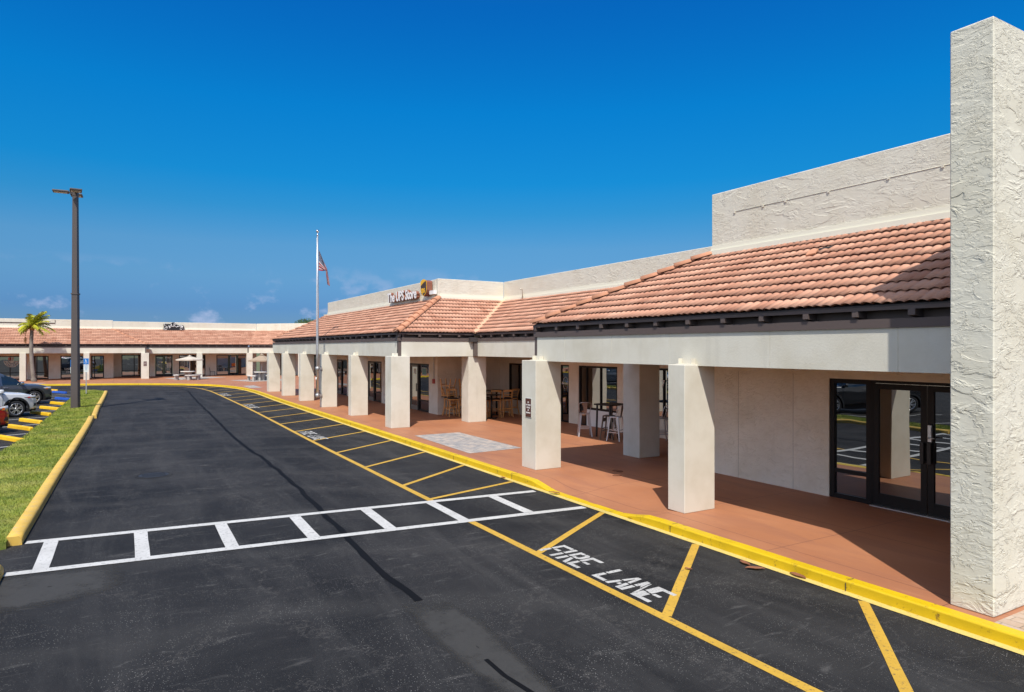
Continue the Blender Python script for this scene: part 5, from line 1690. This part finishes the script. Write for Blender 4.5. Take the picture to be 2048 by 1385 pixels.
def wheel(parent, x, y, r, w=.22, side=1, spokes=5, hub='rim'):
    bm = B(); prof = [(r * .66, -w / 2), (r * .93, -w / 2), (r, -w * .36), (r, w * .36), (r * .93, w / 2), (r * .66, w / 2), (r * .64, w * .3)]
    lathe(bm, prof, 36, caps=False)
    T_ = Matrix.Translation((x, y, r)) @ Matrix.Rotation(R(90) * side, 4, 'X')
    bmesh.ops.transform(bm, matrix=T_, verts=bm.verts)
    wh = mk('wheel', bm, M['rubber'], parent, True)
    bm = B(); lathe(bm, [(r * .655, w * .30), (r * .70, w * .5), (r * .66, w * .52), (r * .63, w * .34), (r * .63, 0)], 36, caps=False)
    k0 = len(bm.faces); lathe(bm, [(r * .62, w * .1), (r * .62, w * .12)], 30)
    bm.faces.ensure_lookup_table()
    for f in bm.faces[k0:]: f.material_index = 1
    for k in range(spokes):
        a = 2 * math.pi * k / spokes + .3
        for da in (-.13, .13):
            p0 = Vector((math.cos(a) * r * .1, math.sin(a) * r * .1, w * .47)); p1 = Vector((math.cos(a + da * 1.6) * r * .65, math.sin(a + da * 1.6) * r * .65, w * .44))
            bar(bm, p0, p1, .035, .045)
    lathe(bm, [(r * .17, w * .38), (r * .17, w * .5), (r * .1, w * .54)], 16)
    bmesh.ops.transform(bm, matrix=T_, verts=bm.verts)
    mk('rim', bm, [M[hub], M['black']], wh, True)
    return wh

def car(name, label, cat, loc, rz, paint, P, grp=None, trim='black'):
    t = thing(name, label, cat, loc, rz, grp)
    xf, xr = P['xf'], P['xr']; rw = P['r']; wb = P['wb']
    n = int((xf - xr) / .05); xs = [xr + (xf - xr) * i / n for i in range(n + 1)]
    NS, NG, NT = 12, 5, 6
    def ring(x):
        w = curve1(P['w'], x); zb = curve1(P['zb'], x); zs = curve1(P['zs'], x); zt = curve1(P['zt'], x); wt = min(w * .97, curve1(P['wt'], x))
        r = [(0, zb), (w * .55, zb), (w * .93, zb)]
        for i in range(NS + 1):
            k = i / NS; z = zb + .05 + (zs - zb - .05) * k
            bul = w * (1 - .035 * (1 - k) ** 2 - .02 * k ** 3 + .012 * math.exp(-((k - .72) / .1) ** 2))
            r.append((bul, z))
        w0_ = r[-1][0]
        zg = zt - min(.07, (zt - zs) * .5)
        for i in range(1, NG + 1):
            k = i / NG; r.append((w0_ + (wt - w0_) * (k * .8 + .2 * k * k) - (.03 if i == 1 else 0) * min(1, (zt - zs) * 5), zs + (zg - zs) * k))
        for i in range(1, NT + 1):
            a = i / NT; r.append((wt * (1 - a) ** .8 if i < NT else 0, zg + (zt - zg) * math.sin(a * math.pi / 2) ** .7))
        return r
    rings = [ring(x) for x in xs]
    nr = len(rings[0]); j_s = 3; j_g = 3 + NS; j_t = 3 + NS + NG
    bodyb, glassb, wellb = B(), B(), B()
    for sg in (1, -1):
        vb = [[bodyb.verts.new((x, sg * y, z)) for y, z in rg] for x, rg in zip(xs, rings)]
        vg = [[glassb.verts.new((x, sg * y, z)) for y, z in rg] for x, rg in zip(xs, rings)]
        for i in range(n):
            xm = (xs[i] + xs[i + 1]) / 2
            for j in range(nr - 1):
                ym = (rings[i][j][0] + rings[i + 1][j + 1][0]) / 2; zm = (rings[i][j][1] + rings[i + 1][j + 1][1]) / 2
                arch = any((xm - xw) ** 2 + (zm - rw) ** 2 < (rw + .075) ** 2 for xw in (0, -wb)) and j >= 2 and j < j_g
                if arch: continue
                g = False
                if j_g <= j < j_t - 1 and any(a < xm < b_ for a, b_ in P['side']): g = (rings[i][j_t][1] - rings[i][j_g][1]) > .14
                if j >= j_t - 1 and any(a < xm < b_ for a, b_ in P['screen']): g = True
                src = vg if g else vb; bmm = glassb if g else bodyb
                q = [src[i][j], src[i + 1][j], src[i + 1][j + 1], src[i][j + 1]]
                try: f = bmm.faces.new(q)
                except ValueError: continue
                f.smooth = True
        for vv in (vb[0], vb[-1]):
            try: bodyb.faces.new(vv)
            except ValueError: pass
    for bb in (bodyb, glassb):
        bmesh.ops.delete(bb, geom=[v for v in bb.verts if not v.link_faces], context='VERTS')
        bmesh.ops.remove_doubles(bb, verts=bb.verts, dist=.0005)
        bmesh.ops.recalc_face_normals(bb, faces=bb.faces)
    body = mk('body', bodyb, M[paint], t, True)
    mk('windows', glassb, M['carglass'], t, True, True)
    for xw in (0, -wb):
        w = curve1(P['w'], xw)
        for sg in (1, -1):
            bm = B(); ra = rw + .07; N = 28; prev = None
            for k in range(N + 1):
                a = R(-18 + 216 * k / N)
                cx, cz = xw + ra * math.cos(a), rw + ra * math.sin(a)
                cx2, cz2 = xw + (ra + .075) * math.cos(a), rw + (ra + .075) * math.sin(a)
                row = [bm.verts.new((cx, sg * (w - .42), cz)), bm.verts.new((cx, sg * (w + .008), cz)), bm.verts.new((cx2, sg * (w + .005), cz2)), bm.verts.new((cx2, sg * (w - .05), cz2))]
                if prev:
                    for q in range(3): bm.faces.new((prev[q], row[q], row[q + 1], prev[q + 1]))
                prev = row
            c = [bm.verts.new((xw + ra * math.cos(R(a_)), sg * (w - .42), rw + ra * math.sin(R(a_)))) for a_ in range(-18, 199, 12)]
            bm.faces.new(c)
            mk('wheel_arch', fixn(bm), M[trim if trim != 'none' else paint], t, True)
            wheel(t, xw, sg * (w - .13), rw, .24, 1 if sg < 0 else -1, P.get('sp', 5))
    # underside, sill, lights, mirrors, handles, seams
    bm = B(); box(bm, xr + .25, xf - .2, -.75, .75, .20, .42); mk('underbody', fixn(bm), M['rubber'], t, True)
    def side_pt(x, k, off=.004):
        rg = ring(x); q = rg[j_s + int(round(k * NS))]; return q[0] + off, q[1]
    for sg in (1, -1):
        bm = B()
        for xd in P['doors']:
            for i in range(NS):
                y0, z0 = side_pt(xd, i / NS); y1, z1 = side_pt(xd, (i + 1) / NS)
                bar(bm, (xd, sg * y0, z0), (xd, sg * y1, z1), .008)
        x0, x1 = min(P['doors']), max(P['doors']); prev = None
        for i in range(15):
            x = x0 + (x1 - x0) * i / 14; y, z = side_pt(x, .2)
            if prev: bar(bm, prev, (x, sg * y, z), .01)
            prev = (x, sg * y, z)
        mk('door_seams', bm, M['black'], body, True)
        for xh in P['handles']:
            y, z = side_pt(xh, .83, .02); bm = B(); bar(bm, (xh - .1, sg * y, z), (xh + .1, sg * y, z), .03, .025); mk('door_handle', bevel(bm, .008), M[P.get('hmat', paint)], t, True)
        xm = P['mirror']; rg = ring(xm); y, z = rg[j_g][0], rg[j_g][1]
        bm = B(); box(bm, xm - .06, xm + .08, y - .02, y + .22, z + .02, z + .19); bevel(fixn(bm), .045, 3)
        bar(bm, (xm, y - .05, z + .02), (xm, y + .06, z + .07), .05)
        if sg < 0: bmesh.ops.scale(bm, vec=(1, -1, 1), verts=bm.verts); bmesh.ops.reverse_faces(bm, faces=bm.faces)
        mk('mirror', bm, M[P.get('mm', paint)], t, True, True)
        hx, hl, hz, hh = P['head']
        bm = B(); prev = None
        for i in range(9):
            x = hx - hl * i / 8; rg = ring(x); w = curve1(P['w'], x) + .006; hh_ = hh * (1 - .55 * (i / 8) ** 1.5)
            row = [bm.verts.new((x + .002, sg * w * .985, hz - hh_ / 2 + .02 * i / 8)), bm.verts.new((x + .004, sg * (w + .006), hz + .02 * i / 8)), bm.verts.new((x + .002, sg * w * .985, hz + hh_ / 2 + .02 * i / 8)), bm.verts.new((x, sg * (w - .05), hz + .02 * i / 8))]
            if prev:
                for q in range(4): bm.faces.new((prev[q], row[q], row[(q + 1) % 4], prev[(q + 1) % 4]))
            prev = row
        hd = mk('headlight', fixn(bm), M['headlight'], t, True, True)
        bm = B(); xq = hx - hl * .62; w = curve1(P['w'], xq); box(bm, xq - .07, xq + .05, w - .004, w + .018, hz - hh * .2, hz + hh * .18)
        if sg < 0: bmesh.ops.scale(bm, vec=(1, -1, 1), verts=bm.verts)
        mk('turn_signal', fixn(bm), M[P.get('sig', 'amber')], hd, True)
        bm = B(); w = curve1(P['w'], xr + .12); box(bm, xr + .02, xr + .2, w - .03, w + .012, P['tail'][0], P['tail'][1])
        if sg < 0: bmesh.ops.scale(bm, vec=(1, -1, 1), verts=bm.verts)
        mk('tail_light', bevel(fixn(bm), .01), M['red'], t, True)
    wf = curve1(P['w'], xf)
    bm = B(); box(bm, xf - .25, xf + .012, -wf * .9, wf * .9, .22, .40); bevel(fixn(bm), .03, 2); mk('lower_bumper', bm, M['black'], t, True)
    bm = B(); box(bm, xf - .05, xf + .010, -wf * .62, wf * .62, .58, .80)
    for i in range(4): box(bm, xf + .010, xf + .018, -wf * .6, wf * .6, .60 + i * .052, .612 + i * .052)
    mk('grille', fixn(bm), M['black'], t, True)
    bm = B(); w = curve1(P['w'], xf - .12)
    for sg in (1, -1):
        vs_ = box(bm, xf - .20, xf - .06, w - .04, w + .006, .44, .56)
        if sg < 0: bmesh.ops.scale(bm, vec=(1, -1, 1), verts=vs_)
    mk('fog_lamp', fixn(bm), M['black'], t, True)
    return t

HD = math.atan2(.455, .89)
SUV = dict(xf=.93, xr=-3.95, r=.37, wb=2.95,
    w=[(-3.95, .78), (-3.8, .90), (-3.2, .975), (-1.5, .985), (-.2, .98), (.4, .955), (.75, .88), (.93, .74)],
    zb=[(-3.95, .42), (-3.5, .30), (.5, .27), (.93, .33)],
    zs=[(-3.95, 1.0), (-3.6, 1.12), (-2, 1.09), (-.5, 1.05), (.3, 1.0), (.75, .90), (.93, .72)],
    zt=[(-3.95, 1.06), (-3.85, 1.35), (-3.55, 1.68), (-2.4, 1.76), (-1.45, 1.73), (-.95, 1.52), (-.35, 1.14), (-.15, 1.105), (.35, 1.06), (.72, .97), (.93, .80)],
    wt=[(-3.95, .6), (-3.5, .68), (-1.4, .70), (-.4, .80), (.4, .84), (.93, .66)],
    side=[(-3.35, -2.55), (-2.48, -1.52), (-1.44, -.52)], screen=[(-3.9, -3.58), (-1.3, -.38)], doors=(-.52, -1.48, -2.52), handles=(-1.3, -2.34), mirror=-.62, head=(.86, .42, .83, .17), tail=(.85, 1.1), hmat='alu', sp=5)
car('parked_suv', 'grey-blue parked suv with a chrome mirror, last of the row by the palm', 'suv', (-4.0 - .455 * .82, 43.75 + .89 * .82, .004), HD, 'car_grey', dict(SUV, mm='chrome'), 'cars parked nose-in at the grass island')
W2 = dict(SUV, xf=.86, xr=-3.6, wb=2.69, r=.36,
    w=[(x * .92, v * .97) for x, v in SUV['w']], zb=[(x * .92, v) for x, v in SUV['zb']],
    zs=[(x * .92, v * .99) for x, v in SUV['zs']], zt=[(x * .92, v * .985) for x, v in SUV['zt']], wt=[(x * .92, v * .95) for x, v in SUV['wt']],
    side=[(-3.05, -2.35), (-2.28, -1.42), (-1.34, -.48)], screen=[(-3.55, -3.3), (-1.2, -.36)], doors=(-.5, -1.38, -2.3), handles=(-1.2, -2.1), mirror=-.6, head=(.80, .50, .84, .13), sig='red', hmat='car_white')
car('parked_suv', 'white parked suv with five-spoke alloy wheel, between the red and grey cars', 'suv', (-3.95 - .455 * .8, 36.1 + .89 * .8, .004), HD, 'car_white', W2, 'cars parked nose-in at the grass island')
RD = dict(W2, head=(.80, .30, .86, .22), xf=.84)
car('parked_car', 'red parked car, only its front corner and headlight showing at the frame edge', 'car', (-4.15 - .455 * .75, 29.20 + .89 * .75, .004), HD, 'car_red', dict(RD, sig='amber'), 'cars parked nose-in at the grass island')
PK = dict(xf=.95, xr=-4.9, r=.41, wb=3.68,
    w=[(-4.9, .93), (-4.7, .98), (-1.5, 1.0), (.3, .99), (.75, .93), (.95, .80)],
    zb=[(-4.9, .55), (-4.4, .45), (.5, .40), (.95, .42)],
    zs=[(-4.9, 1.32), (-2.7, 1.32), (-.5, 1.22), (.5, 1.16), (.95, 1.0)],
    zt=[(-4.9, 1.36), (-2.75, 1.38), (-2.62, 1.75), (-2.4, 1.92), (-1.3, 1.95), (-.9, 1.70), (-.35, 1.30), (.5, 1.24), (.95, 1.08)],
    wt=[(-4.9, .9), (-2.8, .88), (-2.5, .74), (-1.3, .74), (-.3, .86), (.95, .74)],
    side=[(-2.55, -1.75), (-1.65, -.6)], screen=[(-2.74, -2.5), (-1.2, -.4)], doors=(-.5, -1.7, -2.72), handles=(-1.5, -2.5), mirror=-.6, head=(.9, .3, .98, .22), tail=(1.0, 1.3), sp=6)
car('pickup_truck', 'black pickup truck seen only as a reflection in the nearest glass doors', 'pickup truck', (-4.7, 19.9, .004), HD, 'car_black', PK)

# far side of the car park, seen only in the shop windows
bm = B()
random.seed(9)
for i in range(26):
    y = -40 + i * 6 + random.uniform(-2, 2)
    leafy(bm, (-62 + random.uniform(-3, 3), y, 3.2), 3.4, 3.4, 420, .55, i)
o = mk('tree_line', bm, M['leafgreen']); struct(o, 'stuff'); o['label'] = 'belt of trees beyond the car park, mirrored in the shop glass'
